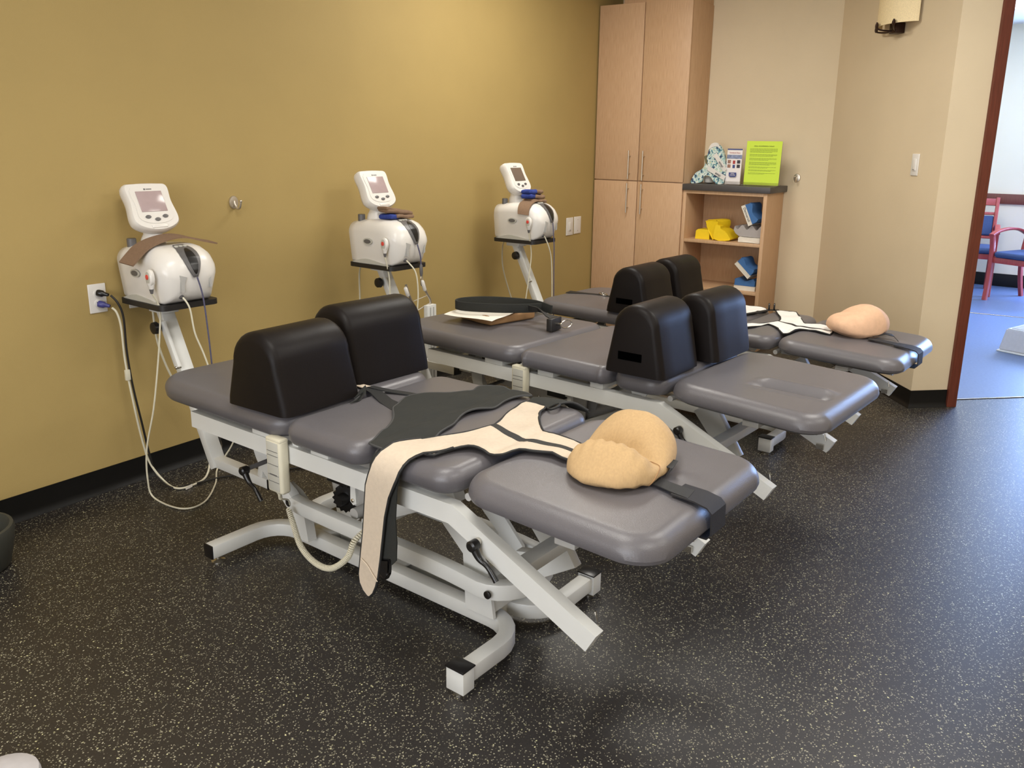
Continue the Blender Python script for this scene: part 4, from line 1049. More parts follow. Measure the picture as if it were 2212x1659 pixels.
# ------------------------------------------------------------------ helpers to place things in a table's frame
def TW(i, p):
    Mx, My, a, H = TP[i]; x, y, z = p
    return V((Mx+x*cos(a)+y*sin(a), My-x*sin(a)+y*cos(a), z))
def on_table(i, name, label, cat, x, y, z, rz=0, group=None):
    return thing(name, label, cat, TW(i, (x, y, z)), rz-TP[i][2], group)
# ------------------------------------------------------------------ knee bolsters: arched padded blocks
def bolster(i, label, x0, x1, y0, y1, top, rz=0, slot=False, strap=False):
    H = TP[i][3]; cx, cy = (x0+x1)/2, (y0+y1)/2; hx, hy = (x1-x0)/2, (y1-y0)/2; h = top-H
    t = on_table(i, 'knee_bolster', label, 'bolster', cx, cy, H+0.0035, rz, 'padded knee bolsters on the tables')
    r = hy*0.74
    prof = [(-hy, 0.0), (-hy*0.98, h*0.10)]
    for k in range(15):
        a = pi-pi*k/14; prof.append((r*cos(a)*1.0, h-r*0.92+r*0.92*sin(a)))
    prof += [(hy*0.98, h*0.10), (hy, 0.0)]
    bm = NB(); rings = []
    e = 0.028
    for ins, x in ((e*1.0, -hx), (e*0.62, -hx+e*0.08), (e*0.30, -hx+e*0.30), (e*0.08, -hx+e*0.62), (0, -hx+e), (0, -hx*0.3), (0, hx*0.3), (0, hx-e), (e*0.08, hx-e*0.62), (e*0.30, hx-e*0.30), (e*0.62, hx-e*0.08), (e, hx)):
        ring = []
        for (py, pz) in prof:
            k = (hy-ins)/hy; kz = (h-ins)/h
            ring.append(bm.verts.new((x, py*k, max(0, pz*kz))))
        rings.append(ring)
    n = len(prof)
    for a, b2 in zip(rings, rings[1:]):
        for k in range(n): bm.faces.new((a[k], a[(k+1) % n], b2[(k+1) % n], b2[k]))
    bm.faces.new(rings[0]); bm.faces.new(list(reversed(rings[-1])))
    obj('padded_shell', bm, 'bolster', t, ang=50)
    if slot:
        bm = NB(); box(bm, (-hx+0.0005, 0.012, h*0.265), (0.005, 0.098, 0.030), bev=0.001); obj('grip_slot', bm, 'void', t)
    return t
bolster(0, 'near of the two black padded bolsters on the nearest table', -0.345, -0.030, 0.700, 0.985, 0.880, radians(3))
bolster(0, 'far of the two black padded bolsters on the nearest table', 0.020, 0.372, 0.770, 1.050, 0.900, radians(-2))
bolster(1, 'slotted black padded bolster at the near edge of the middle table', -0.365, -0.065, 0.020, 0.268, 0.895, radians(2), slot=True)
bolster(1, 'far of the two black padded bolsters on the middle table', 0.000, 0.315, -0.015, 0.215, 0.895, radians(0))
bolster(2, 'slotted black padded bolster at the near edge of the farthest table', -0.350, -0.020, 0.705, 0.965, 0.828, radians(2), slot=True)
bolster(2, 'far of the two black padded bolsters on the farthest table', 0.090, 0.400, 0.740, 0.990, 0.828, radians(0))

# ------------------------------------------------------------------ harnesses lying over the tables
def drape(i, lift):
    H = TP[i][3]
    def z(x, y):
        b = H+lift
        for s in (0.027, (spec[i]['s2'])):
            b -= 0.010*math.exp(-((y-s)/0.018)**2)*0.6
        if y < 0.02: b -= 0.036*(0.02-y)
        ax = abs(x)
        if ax > 0.325: b -= min(0.05, (ax-0.325)**2*14)
        b += 0.0025*sin(x*37+y*21)+0.002*sin(y*53-x*17)
        return b+0.0045
    return z
H1, H2, H3 = TP[0][3], TP[1][3], TP[2][3]
org = lambda i: (TP[i][0], TP[i][1], 0)
# nearest table: black thoracic belt below
t = thing('thoracic_belt', 'black neoprene belt spread over the nearest table, one end hanging down', 'belt', org(0), -TP[0][2])
BL = [(0.04, 0.568), (0.103, 0.544), (0.161, 0.512), (0.211, 0.469), (0.236, 0.448), (0.274, 0.456), (0.315, 0.438), (0.329, 0.403), (0.325, 0.357), (0.322, 0.308), (0.300, 0.248), (0.280, 0.270), (0.255, 0.288), (0.206, 0.287), (0.144, 0.276), (0.107, 0.285), (0.075, 0.298), (0.035, 0.303), (-0.01, 0.293), (-0.067, 0.266), (-0.103, 0.256), (-0.143, 0.249), (-0.20, 0.225), (-0.299, 0.205), (-0.330, 0.205), (-0.332, 0.290), (-0.320, 0.346), (-0.271, 0.374), (-0.23, 0.392), (-0.207, 0.396), (-0.168, 0.418), (-0.119, 0.459), (-0.078, 0.504), (-0.047, 0.528)]
def undul(x, y): return 0.006*math.exp(-((x-0.12)/0.10)**2-((y-0.30)/0.03)**2)+0.010*math.exp(-((x-0.30)/0.05)**2-((y-0.28)/0.05)**2)
zf0 = drape(0, 0.005)
cloth('belt_panel', BL, lambda x, y: zf0(x, y)+undul(x, y), 'neoprene', t, 0.004, 'piping')
bm = NB()
ribbon(bm, [((-0.318, 0.298, H1+0.003), (-0.318, 0.170, H1+0.003)), ((-0.345, 0.300, H1-0.006), (-0.345, 0.178, H1-0.006)), ((-0.360, 0.302, H1-0.030), (-0.360, 0.188, H1-0.032)), ((-0.364, 0.305, 0.56), (-0.364, 0.196, 0.56)), ((-0.364, 0.315, 0.48), (-0.364, 0.205, 0.47)), ((-0.364, 0.325, 0.40), (-0.364, 0.202, 0.40)), ((-0.364, 0.335, 0.32), (-0.364, 0.206, 0.345)), ((-0.364, 0.300, 0.315), (-0.364, 0.225, 0.325))], 0.004)
obj('hanging_end', bm, 'neoprene', t)
bm = NB(); prism(bm, [(0.270, 0.332), (0.225, 0.345), (0.228, 0.300), (0.240, 0.278), (0.265, 0.276), (0.276, 0.296)], -0.374, -0.358, 'X'); bmesh.ops.bevel(bm, geom=bm.edges[:], offset=0.003, segments=2, affect='EDGES'); obj('buckle', bm, 'black_plastic', t)
# cream pelvic belt above
t = thing('pelvic_belt', 'cream fabric belt with black edging, long rounded end hanging off the nearest table', 'belt', org(0), -TP[0][2])
CR = [(-0.295, 0.264), (-0.251, 0.256), (-0.195, 0.226), (-0.119, 0.194), (-0.059, 0.169), (-0.012, 0.157), (0.002, 0.159), (0.107, 0.193), (0.177, 0.215), (0.23, 0.218), (0.244, 0.150), (0.197, 0.135), (0.126, 0.090), (0.050, 0.018), (0.050, -0.02), (0.045, -0.068), (0.035, -0.150), (-0.075, -0.165), (-0.074, -0.102), (-0.094, -0.05), (-0.117, -0.022), (-0.16, -0.011), (-0.175, 0.001), (-0.178, 0.033), (-0.178, 0.071), (-0.187, 0.099), (-0.221, 0.122), (-0.266, 0.135), (-0.292, 0.150)]
zf1 = drape(0, 0.0115)
cloth('belt_panel', CR, zf1, 'cream', t, 0.004, 'web', 0.004, 2)
bm = NB(); st = [(-0.008, 0.160), (-0.03, 0.098), (-0.042, 0.022), (-0.025, -0.022), (-0.019, -0.064), (-0.020, -0.150)]
P = smooth_path([(x, y, 0) for x, y in st], 5); rows = []
for k, p in enumerate(P):
    d = (P[min(k+1, len(P)-1)]-P[max(k-1, 0)]).normalized(); n_ = V((-d.y, d.x, 0))*0.0125
    a, b2 = p-n_, p+n_; rows.append(((a.x, a.y, zf1(a.x, a.y)+0.0005), (b2.x, b2.y, zf1(b2.x, b2.y)+0.0005)))
ribbon(bm, rows, 0.0015); obj('black_stripe', bm, 'web', t)
def hang(l, r_, x): return [((x, a[0], a[1]), (x, b2[0], b2[1])) for a, b2 in zip(l, r_)]
Lh = [(0.296, 0.575), (0.307, 0.544), (0.316, 0.47), (0.325, 0.397), (0.338, 0.322), (0.348, 0.262), (0.345, 0.236), (0.332, 0.216), (0.315, 0.204)]
Rh_ = [(0.196, 0.575), (0.218, 0.530), (0.235, 0.47), (0.246, 0.405), (0.258, 0.335), (0.270, 0.275), (0.280, 0.245), (0.292, 0.220), (0.307, 0.204)]
rows = [((x, yl, zf1(x, yl)+0.0018), (x, yr, zf1(x, yr)+0.0018)) for x, yl, yr in ((-0.225, 0.2445, 0.1215), (-0.245, 0.254, 0.128), (-0.265, 0.260, 0.136), (-0.285, 0.266, 0.146), (-0.305, 0.270, 0.156))]
rows += [((-0.325, 0.273, H1+0.0135), (-0.325, 0.164, H1+0.0125)), ((-0.344, 0.276, H1+0.007), (-0.344, 0.170, H1+0.006)), ((-0.359, 0.280, H1-0.006), (-0.359, 0.176, H1-0.007)), ((-0.369, 0.285, H1-0.024), (-0.369, 0.183, H1-0.025)), ((-0.3735, 0.290, H1-0.044), (-0.3735, 0.190, H1-0.046))]+hang(Lh, Rh_, -0.375)
bm = NB(); ribbon(bm, rows, 0.004); he = obj('hanging_end', bm, 'cream', t)
edge = [r_[0] for r_ in rows]+[rows[-1][1]]+[r_[1] for r_ in reversed(rows)]
bm = NB(); tube(bm, [V(p)+V((0.003, 0, 0)) for p in edge], 0.0040, 6); obj('bound_edge', bm, 'web', he)
bm = NB(); tube(bm, smooth_path([(-0.3792, 0.331, 0.318), (-0.3796, 0.305, 0.305), (-0.3796, 0.285, 0.285), (-0.3792, 0.266, 0.268)], 4), 0.0014, 5); obj('seam', bm, 'cream', he)
# black end curled over the far edge
t = thing('belt_tail', 'black curled belt end at the far edge of the nearest table', 'belt', org(0), -TP[0][2])
bm = NB(); ribbon(bm, [((0.238, 0.228, H1+0.004), (0.245, 0.145, H1+0.004)), ((0.285, 0.230, H1+0.014), (0.275, 0.135, H1+0.012)), ((0.318, 0.205, H1+0.010), (0.305, 0.110, H1+0.018)), ((0.345, 0.170, H1+0.004), (0.325, 0.080, H1+0.012)), ((0.362, 0.140, H1-0.02), (0.345, 0.050, H1-0.015))], 0.004); o_ = obj('belt_band', bm, 'neoprene', t)
bm = NB(); tube(bm, smooth_path([(0.244, 0.145, H1+0.006), (0.232, 0.120, H1+0.012), (0.262, 0.112, H1+0.016), (0.29, 0.122, H1+0.016), (0.315, 0.092, H1+0.018), (0.345, 0.055, H1-0.008)], 5), 0.0045, 7); obj('bound_edge', bm, 'web', o_)
# shoulder strap between the bolsters
t = thing('shoulder_strap', 'narrow cream and black strap running out between the bolsters of the nearest table', 'strap', org(0), -TP[0][2])
bm = NB(); ribbon(bm, [((-0.008, 1.02, H1+0.006), (0.012, 1.02, H1+0.006)), ((-0.008, 0.930, H1+0.012), (0.012, 0.930, H1+0.03)), ((0.016, 0.800, H1+0.012), (0.044, 0.80, H1+0.012)), ((0.022, 0.745, H1+0.009), (0.052, 0.735, H1+0.009))], 0.003); obj('cream_band', bm, 'cream', t)
bm = NB(); ribbon(bm, [((0.018, 0.752, H1+0.010), (0.055, 0.738, H1+0.010)), ((0.000, 0.690, H1+0.008), (0.040, 0.680, H1+0.008)), ((-0.045, 0.600, H1+0.006), (0.000, 0.590, H1+0.006)), ((-0.075, 0.515, H1+0.004), (-0.010, 0.520, H1+0.004))], 0.003); obj('black_band', bm, 'web', t)
bm = NB(); ribbon(bm, [((0.030, 0.740, H1+0.012), (0.054, 0.735, H1+0.012)), ((0.040, 0.660, H1+0.010), (0.066, 0.665, H1+0.010)), ((0.060, 0.600, H1+0.008), (0.085, 0.610, H1+0.008)), ((0.075, 0.555, H1+0.006), (0.100, 0.562, H1+0.006))], 0.003); obj('black_band', bm, 'web', t)
bm = NB(); ribbon(bm, [((-0.060, 0.70, H1+0.004), (-0.020, 0.735, H1+0.004)), ((-0.045, 0.680, H1+0.022), (0.000, 0.715, H1+0.03)), ((-0.085, 0.660, H1+0.010), (-0.02, 0.690, H1+0.012)), ((-0.110, 0.665, H1+0.003), (-0.07, 0.665, H1+0.003))], 0.004); obj('folded_end', bm, 'neoprene', t)

# farthest table: white belts
t = thing('pelvic_belt', 'white fabric belt with black edging lying over the farthest table', 'belt', org(2), -TP[2][2])
WH = [(-0.300, 0.40), (-0.155, 0.24), (-0.062, 0.155), (-0.023, 0.139), (0.017, 0.137), (0.082, 0.151), (0.155, 0.187), (0.251, 0.245), (0.277, 0.247), (0.318, 0.175), (0.269, 0.132), (0.146, 0.065), (0.074, 0.008), (0.087, -0.032), (0.075, -0.120), (-0.076, -0.160), (-0.066, -0.085), (-0.078, -0.033), (-0.135, -0.01), (-0.2, -0.007), (-0.214, 0.008), (-0.189, 0.042), (-0.116, 0.101), (-0.093, 0.132), (-0.087, 0.15), (-0.12, 0.161), (-0.166, 0.172), (-0.253, 0.196), (-0.325, 0.33)]
zf2 = drape(2, 0.004)
cloth('belt_panel', WH, zf2, 'white_fabric', t, 0.004, 'web', 0.004, 2)
P = smooth_path([(x, y, 0) for x, y in ((0.014, 0.138), (-0.011, 0.068), (-0.020, 0.016), (-0.006, -0.04), (-0.002, -0.14))], 5); rows = []
for k, p in enumerate(P):
    d = (P[min(k+1, len(P)-1)]-P[max(k-1, 0)]).normalized(); n_ = V((-d.y, d.x, 0))*0.010
    a, b2 = p-n_, p+n_; rows.append(((a.x, a.y, zf2(a.x, a.y)+0.0005), (b2.x, b2.y, zf2(b2.x, b2.y)+0.0005)))
bm = NB(); ribbon(bm, rows, 0.0015); obj('black_stripe', bm, 'web', t)
t = thing('thoracic_belt', 'white belt piece with black strap and buckle at the far side of the farthest table', 'belt', org(2), -TP[2][2])
zf3 = drape(2, 0.003)
cloth('belt_panel', [(0.315, 0.52), (0.310, 0.446), (0.312, 0.387), (0.315, 0.334), (0.275, 0.305), (0.187, 0.325), (0.115, 0.328), (0.04, 0.345), (0.02, 0.45), (0.10, 0.53)], zf3, 'white_fabric', t, 0.004, 'web', 0.003, 2)
bm = NB(); ribbon(bm, [((0.03, 0.335, H3+0.012), (0.05, 0.350, H3+0.012)), ((0.15, 0.300, H3+0.012), (0.155, 0.322, H3+0.012)), ((0.24, 0.272, H3+0.014), (0.262, 0.292, H3+0.014)), ((0.275, 0.235, H3+0.012), (0.300, 0.250, H3+0.012))], 0.003); obj('black_band', bm, 'web', t)
bm = NB()
for dx, dy in ((0, 0), (0.018, -0.022)):
    tube(bm, [(0.248+dx+0.014*cos(a_), 0.285+dy+0.006*cos(a_), H3+0.030+0.016*sin(a_)) for a_ in [2*pi*k/14 for k in range(14)]], 0.0048, 8, closed=True)
obj('buckle', bm, 'black_plastic', t)

# ------------------------------------------------------------------ pillows
def pillow(i, label, m, x, y, hx, hy, h, shape, rz=0, folds=0.004):
    H = TP[i][3]-0.012; t = on_table(i, 'cloth_pillow', label, 'pillow', x, y, H, rz)
    bm = NB(); nu, nv = 72, 36; rows = []
    for j in range(nv+1):
        ph = pi*j/nv; row = []
        for k in range(nu):
            th = 2*pi*k/nu
            cx_, cy_ = cos(th), sin(th); e = 0.82
            sx_ = math.copysign(abs(cx_)**e, cx_); sy_ = math.copysign(abs(cy_)**e, cy_)
            rr_ = sin(ph)**0.75 if 0 < j < nv else 0.0
            zz = cos(ph); zz = math.copysign(abs(zz)**0.9, zz)
            p = V((hx*sx_*rr_, hy*sy_*rr_, 0))
            p = shape(p.x/hx, p.y/hy, zz, p)
            fd = folds*0.55*sin(th*17+2*sin(th*3))*rr_**3*(0.5+0.5*sin(th*2+1))*(0.4+0.6*max(0, zz))
            p += V((cx_, cy_, 0))*fd
            row.append(p)
        rows.append(row)
    top = bm.verts.new(rows[0][0]); bot = bm.verts.new(rows[nv][0])
    R_ = [[bm.verts.new(p) for p in r_] for r_ in rows[1:-1]]
    for k in range(nu):
        bm.faces.new((top, R_[0][k], R_[0][(k+1) % nu])); bm.faces.new((bot, R_[-1][(k+1) % nu], R_[-1][k]))
    for j in range(len(R_)-1):
        for k in range(nu): bm.faces.new((R_[j][k], R_[j+1][k], R_[j+1][(k+1) % nu], R_[j][(k+1) % nu]))
    o = obj('cover', bm, m, t, ang=75)
    return t
def saddle(u, v, zz, p):
    # front roll on the left, valley, then a taller roll at the back right
    f = 0.070*math.exp(-((u+0.60)/0.42)**2)+0.088*math.exp(-((u-0.55-0.12*v)/0.50)**2)-0.032*math.exp(-((u+0.10-0.15*v)/0.18)**2)
    lift = 0.030*max(0, u-0.1)**1.2
    top = 0.030+f*(1-0.35*v*v)+0.018*v*(-1)*0
    if zz > 0: z = 0.022+lift+zz*(top-0.010)
    else: z = 0.022+lift+zz*0.030
    z += 0.0018*sin(u*17+v*7)+0.0028*math.sin(v*26-u*4)*math.exp(-((u+0.5)/0.35)**2)
    return V((p.x, p.y, z))
def lump(u, v, zz, p):
    top = 0.155*(0.55+0.45*math.exp(-((u-0.30)/0.65)**2))
    lift = 0.04*max(0, abs(u)-0.35)
    z = 0.03+lift+(zz*top*0.78 if zz > 0 else zz*0.036)+0.0025*sin(u*13+v*7)
    return V((p.x, p.y, z))
pl_ = pillow(0, 'tan woven flat pillow folded into two rolls on the nearest table', 'tan_cloth', 0.012, -0.270, 0.183, 0.128, 0.15, saddle, radians(8))
def on_saddle(th, ph, k=1.006):
    e = 0.82; c_, s_ = cos(th), sin(th); rr_ = sin(ph)**0.75; zz = math.copysign(abs(cos(ph))**0.9, cos(ph))
    p = V((0.183*math.copysign(abs(c_)**e, c_)*rr_, 0.128*math.copysign(abs(s_)**e, s_)*rr_, 0)); q = saddle(p.x/0.183, p.y/0.128, zz, p)
    return V((q.x*k, q.y*k, q.z+0.001))
bm = NB(); tube(bm, [on_saddle(radians(252+10*sin(k*0.3)), radians(24+5.6*k)) for k in range(18)], 0.0014, 6); obj('seam', bm, 'kraft', pl_)
pl3 = pillow(2, 'peach rounded cloth pillow on the farthest table', 'peach_cloth', 0.060, -0.245, 0.150, 0.110, 0.15, lump, radians(-38), 0.003)
# straps holding them to the foot end
def foot_strap(i, label, loops):
    H = TP[i][3]; zt_ = lambda y: H-0.036*max(0, 0.02-y)+0.0008
    t = thing('foot_strap', label, 'strap', org(i), -TP[i][2])
    x = -0.030; w = 0.040
    bm = NB()
    rows = []
    for (y, z) in ((-0.455, zt_(-0.455)+0.004), (-0.515, zt_(-0.515)+0.004), (-0.552, zt_(-0.552)-0.002), (-0.563, zt_(-0.556)-0.012), (-0.565, zt_(-0.556)-0.066), (-0.556, zt_(-0.556)-0.077), (-0.52, zt_(-0.52)-0.078)):
        rows.append(((x-w, y, z), (x+w, y, z)))
    ribbon(bm, list(reversed(rows)), 0.004); obj('hook_band', bm, 'velcro', t)
    bm = NB(); ribbon(bm, [((-0.050, -0.330, H+0.000), (-0.005, -0.330, H+0.000)), ((-0.052, -0.400, H-0.004), (-0.010, -0.395, H-0.002)), ((-0.062, -0.450, H-0.006), (-0.020, -0.440, H-0.002)), ((-0.066, -0.500, H-0.009), (-0.012, -0.492, H-0.009))], 0.003); obj('web_tail', bm, 'web', t)
    bm = NB(); ribbon(bm, loops, 0.003); obj('web_loop', bm, 'web', t)
foot_strap(0, 'black band and straps wrapped round the foot end of the nearest table', [((0.010, -0.350, H1+0.002), (0.040, -0.330, H1+0.002)), ((0.018, -0.395, H1+0.020), (0.065, -0.375, H1+0.024)), ((0.020, -0.412, H1+0.018), (0.074, -0.402, H1+0.020)), ((0.012, -0.402, H1-0.003), (0.06, -0.392, H1-0.003))])
foot_strap(2, 'black band and straps wrapped round the foot end of the farthest table', [((0.010, -0.335, H3+0.002), (0.040, -0.330, H3+0.002)), ((0.040, -0.385, H3+0.016), (0.070, -0.365, H3+0.018)), ((0.055, -0.420, H3+0.010), (0.088, -0.402, H3+0.012)), ((0.012, -0.455, H3-0.003), (0.04, -0.442, H3-0.003))])

# ------------------------------------------------------------------ middle table: kraft pad, tissue and head halter
t = on_table(1, 'cervical_pad', 'brown kraft covered flat pad under white tissue on the middle table', 'pad', 0.045, 1.150, H2+0.0045, radians(-8))
bm = NB(); box(bm, (0, 0, 0.021), (0.28, 0.225, 0.040), bev=0.012, seg=4); bmesh.ops.subdivide_edges(bm, edges=[e for e in bm.edges if e.calc_length() > 0.08], cuts=8, use_grid_fill=True)
for v in bm.verts: v.co.z = max(0, v.co.z+0.002*sin(v.co.x*70)*cos(v.co.y*60)*(1 if v.co.z > 0.02 else 0)); v.co.x += 0.003*sin(v.co.y*40)
obj('kraft_cover', bm, 'kraft', t)
t = on_table(1, 'tissue_sheet', 'white tissue sheet lying over the brown pad on the middle table', 'paper', 0.075, 1.175, H2+0.0535, radians(-2))
bm = NB(); g = {}
for i_ in range(21):
    for j_ in range(15):
        x = -0.245+0.49*i_/20; y = -0.135+0.27*j_/14
        x_, y_ = x*cos(0.16)-y*sin(0.16), x*sin(0.16)+y*cos(0.16)
        ov = max(0, abs(x)-0.135)
        g[i_, j_] = bm.verts.new((x_, y_, 0.002*sin(x*38+y*21)-ov*0.12+0.004*sin(x*14)))
for i_ in range(20):
    for j_ in range(14): bm.faces.new((g[i_, j_], g[i_+1, j_], g[i_+1, j_+1], g[i_, j_+1]))
r_ = bmesh.ops.extrude_face_region(bm, geom=bm.faces[:])
for v in [q for q in r_['geom'] if isinstance(q, bmesh.types.BMVert)]: v.co.z += 0.0008
obj('sheet', bm, 'paper', t)
t = on_table(1, 'head_halter', 'black padded strap loop with buckle block and carabiner on the middle table', 'strap', 0.0, 0.0, 0)
zz = H2+0.078
loop = smooth_path([(0.115, 0.880, zz-0.004), (0.125, 0.975, zz+0.006), (0.100, 1.070, zz+0.008), (0.055, 1.170, zz+0.008), (-0.005, 1.250, zz+0.006), (-0.075, 1.285, zz+0.004), (-0.120, 1.262, zz+0.002), (-0.118, 1.205, zz), (-0.075, 1.120, zz), (-0.020, 1.040, zz), (0.050, 0.975, zz), (0.105, 0.950, zz-0.002), (0.150, 0.930, zz-0.010)], 6)
bm = NB(); rtube(bm, loop, 0.008, 0.042, rad=0.003); obj('padded_loop', bm, 'neoprene', t)
bm = NB(); R = Matrix.Rotation(radians(8), 3, 'Z'); box(bm, (0.030, 0.800, H2+0.034), (0.088, 0.030, 0.058), R, bev=0.004); obj('buckle_block', bm, 'black_rubber', t)
bm = NB(); ribbon(bm, [((0.052, 0.965, zz+0.016), (0.055, 0.965, zz-0.012)), ((0.035, 0.900, zz+0.018), (0.040, 0.895, zz-0.004)), ((0.010, 0.830, H2+0.068), (0.050, 0.830, H2+0.068)), ((0.000, 0.800, H2+0.064), (0.055, 0.800, H2+0.064))], 0.004); obj('strap_tail', bm, 'web', t)
bm = NB(); tube(bm, [(0.030, 0.789, H2+0.036), (0.030, 0.760, H2+0.036)], 0.006, 10)
cb = [(0.035+0.036*cos(a_)*(1.0), 0.752-0.004*cos(a_), H2+0.036+0.018*sin(a_)) for a_ in [2*pi*k/22 for k in range(22)]]
cb = [(x+0.022, y, z) for x, y, z in cb]
tube(bm, cb, 0.0032, 8, closed=True); obj('carabiner', bm, 'chrome', t)
# farthest table head strap
t = on_table(2, 'head_strap', 'thin black strap with metal ring across the head cushion of the farthest table', 'strap', 0, 0, 0)
bm = NB(); ribbon(bm, [((-0.05, 1.44, H3+0.005), (0.02, 1.455, H3+0.005)), ((-0.01, 1.330, H3+0.006), (0.025, 1.350, H3+0.006)), ((0.02, 1.22, H3+0.007), (0.045, 1.24, H3+0.007)), ((0.00, 1.13, H3+0.007), (0.030, 1.13, H3+0.007)), ((-0.02, 0.99, H3+0.008), (0.01, 0.99, H3+0.008))], 0.003); obj('strap_band', bm, 'web', t)
bm = NB(); tube(bm, [(0.018+0.018*cos(a_), 1.215+0.026*sin(a_), H3+0.014+0.004*sin(a_)) for a_ in [2*pi*k/16 for k in range(16)]], 0.003, 8, closed=True); obj('ring', bm, 'chrome', t)

# ------------------------------------------------------------------ towels on the machines
def unit_pt(k, p):
    x, y, z, a = UNITS[k]; return V((x+p[0]*cos(a)-p[1]*sin(a), y+p[0]*sin(a)+p[1]*cos(a), z+p[2]))
t = thing('brown_towel', 'long brown towel draped over the nearest traction machine', 'towel', UNITS[0][:3], UNITS[0][3])
bm = NB(); rows = []
for (x, y, z, w) in ((-0.185, -0.060, 0.130, 0.040), (-0.150, -0.055, 0.160, 0.042), (-0.115, -0.050, 0.186, 0.043), (-0.07, -0.045, 0.204, 0.043), (-0.02, -0.040, 0.215, 0.042), (0.03, -0.035, 0.219, 0.042), (0.075, -0.035, 0.214, 0.040), (0.11, -0.045, 0.203, 0.038), (0.15, -0.058, 0.192, 0.032), (0.185, -0.066, 0.184, 0.024)):
    rows.append(((x, y-w, z+0.026), (x-0.01, y+w, z+0.034)))
R_ = smooth_path([r_[0] for r_ in rows], 4); L_ = smooth_path([r_[1] for r_ in rows], 4)
ribbon(bm, list(zip(R_, L_)), -0.006); obj('draped_cloth', bm, 'brown_fabric', t)
def folded(k, label, parts):
    t = thing('folded_towel', label, 'towel', UNITS[k][:3], UNITS[k][3])
    for (nm, m, x, y, z, sx_, sy_, sz, rz, rx) in parts:
        bm = NB(); R = Matrix.Rotation(radians(rz), 3, 'Z') @ Matrix.Rotation(radians(rx), 3, 'Y')
        box(bm, (0, 0, 0), (sx_, sy_, sz), bev=sz*0.46, seg=4)
        bmesh.ops.subdivide_edges(bm, edges=[e for e in bm.edges if e.calc_length() > 0.03], cuts=5, use_grid_fill=True)
        for v in bm.verts: v.co.z += 0.0018*sin(v.co.x*90+v.co.y*60)
        bmesh.ops.transform(bm, matrix=R.to_4x4(), verts=bm.verts)
        for v in bm.verts: v.co += V((x, y, z+0.025))
        obj(nm, bm, m, t, ang=70)
folded(1, 'brown and blue folded towel on the middle traction machine', [('blue_layer', 'blue_towel', -0.030, -0.062, 0.212, 0.085, 0.085, 0.024, 10, 0), ('brown_layer', 'brown_fabric', 0.035, -0.070, 0.211, 0.110, 0.095, 0.018, -8, 4), ('brown_layer', 'brown_fabric', 0.012, -0.060, 0.234, 0.165, 0.085, 0.022, -6, 7), ('brown_layer', 'brown_fabric', -0.028, -0.055, 0.247, 0.095, 0.080, 0.016, -4, 10)])
folded(2, 'stack of brown and blue towels on the farthest traction machine', [('brown_layer', 'brown_fabric', 0.015, -0.075, 0.208, 0.130, 0.075, 0.016, -14, 3), ('blue_layer', 'blue_towel', -0.035, -0.060, 0.236, 0.075, 0.080, 0.028, 6, 0), ('brown_layer', 'brown_fabric', 0.030, -0.065, 0.230, 0.10, 0.085, 0.026, -6, 4), ('blue_layer', 'blue_towel', -0.030, -0.060, 0.262, 0.078, 0.080, 0.024, -6, 0), ('brown_layer', 'brown_fabric', 0.028, -0.062, 0.260, 0.085, 0.080, 0.024, 5, 3), ('blue_layer', 'blue_towel', 0.070, -0.045, 0.252, 0.04, 0.060, 0.040, 5, 3)])
t = thing('brown_towel', 'narrow brown towel strip under the towel stack on the farthest machine', 'towel', UNITS[2][:3], UNITS[2][3])
bm = NB(); rows = []
for (x, y, z, w) in ((-0.135, -0.100, 0.125, 0.038), (-0.120, -0.092, 0.160, 0.040), (-0.090, -0.085, 0.186, 0.042), (-0.045, -0.078, 0.199, 0.040), (0.01, -0.070, 0.2035, 0.036), (0.06, -0.060, 0.203, 0.032), (0.10, -0.060, 0.188, 0.028), (0.128, -0.070, 0.160, 0.022)):
    rows.append(((x*1.08, y-w, z+0.028), (x*1.08-0.005, y+w, z+0.034)))
ribbon(bm, list(zip(smooth_path([r_[0] for r_ in rows], 4), smooth_path([r_[1] for r_ in rows], 4))), -0.005); obj('draped_cloth', bm, 'brown_fabric', t)

# ------------------------------------------------------------------ cords
def cord(name, label, pts, r, m, cat='cord', extra=None, n=8):
    t = thing(name, label, cat, tuple(pts[0]))
    P = [V(p)-V(pts[0]) for p in pts]
    bm = NB(); tube(bm, smooth_path(P, n), r, 8); o = obj('cable', bm, m, t)
    return t
def plug(t, m, p, d, r=0.014, l=0.036, name='plug'):
    bm = NB(); d = V(d).normalized(); p = V(p); tube(bm, [p, p+d*l*0.15, p+d*l*0.6, p+d*l*0.75, p+d*l*1.25], [r*0.9, r, r*0.95, r*0.65, r*0.45], 14); return obj(name, bm, m, t)
a = (1.760, -0.055, 0.832)
t = cord('power_cord', 'black power cord looping from the nearest outlet down to the floor', [a, (1.775, -0.075, 0.800), (1.786, -0.085, 0.740), (1.785, -0.085, 0.60), (1.795, -0.085, 0.45), (1.815, -0.090, 0.28), (1.835, -0.090, 0.13), (1.845, -0.110, 0.040), (1.850, -0.200, 0.006), (1.905, -0.240, 0.006), (2.047, -0.278, 0.006), (2.176, -0.365, 0.006), (2.34, -0.48, 0.006)], 0.0045, 'black_rubber')
plug(t, 'black_plastic', V((1.731, -0.010, 0.842))-V(a), (0.029, -0.045, -0.010))
a = (1.763, -0.050, 0.780)
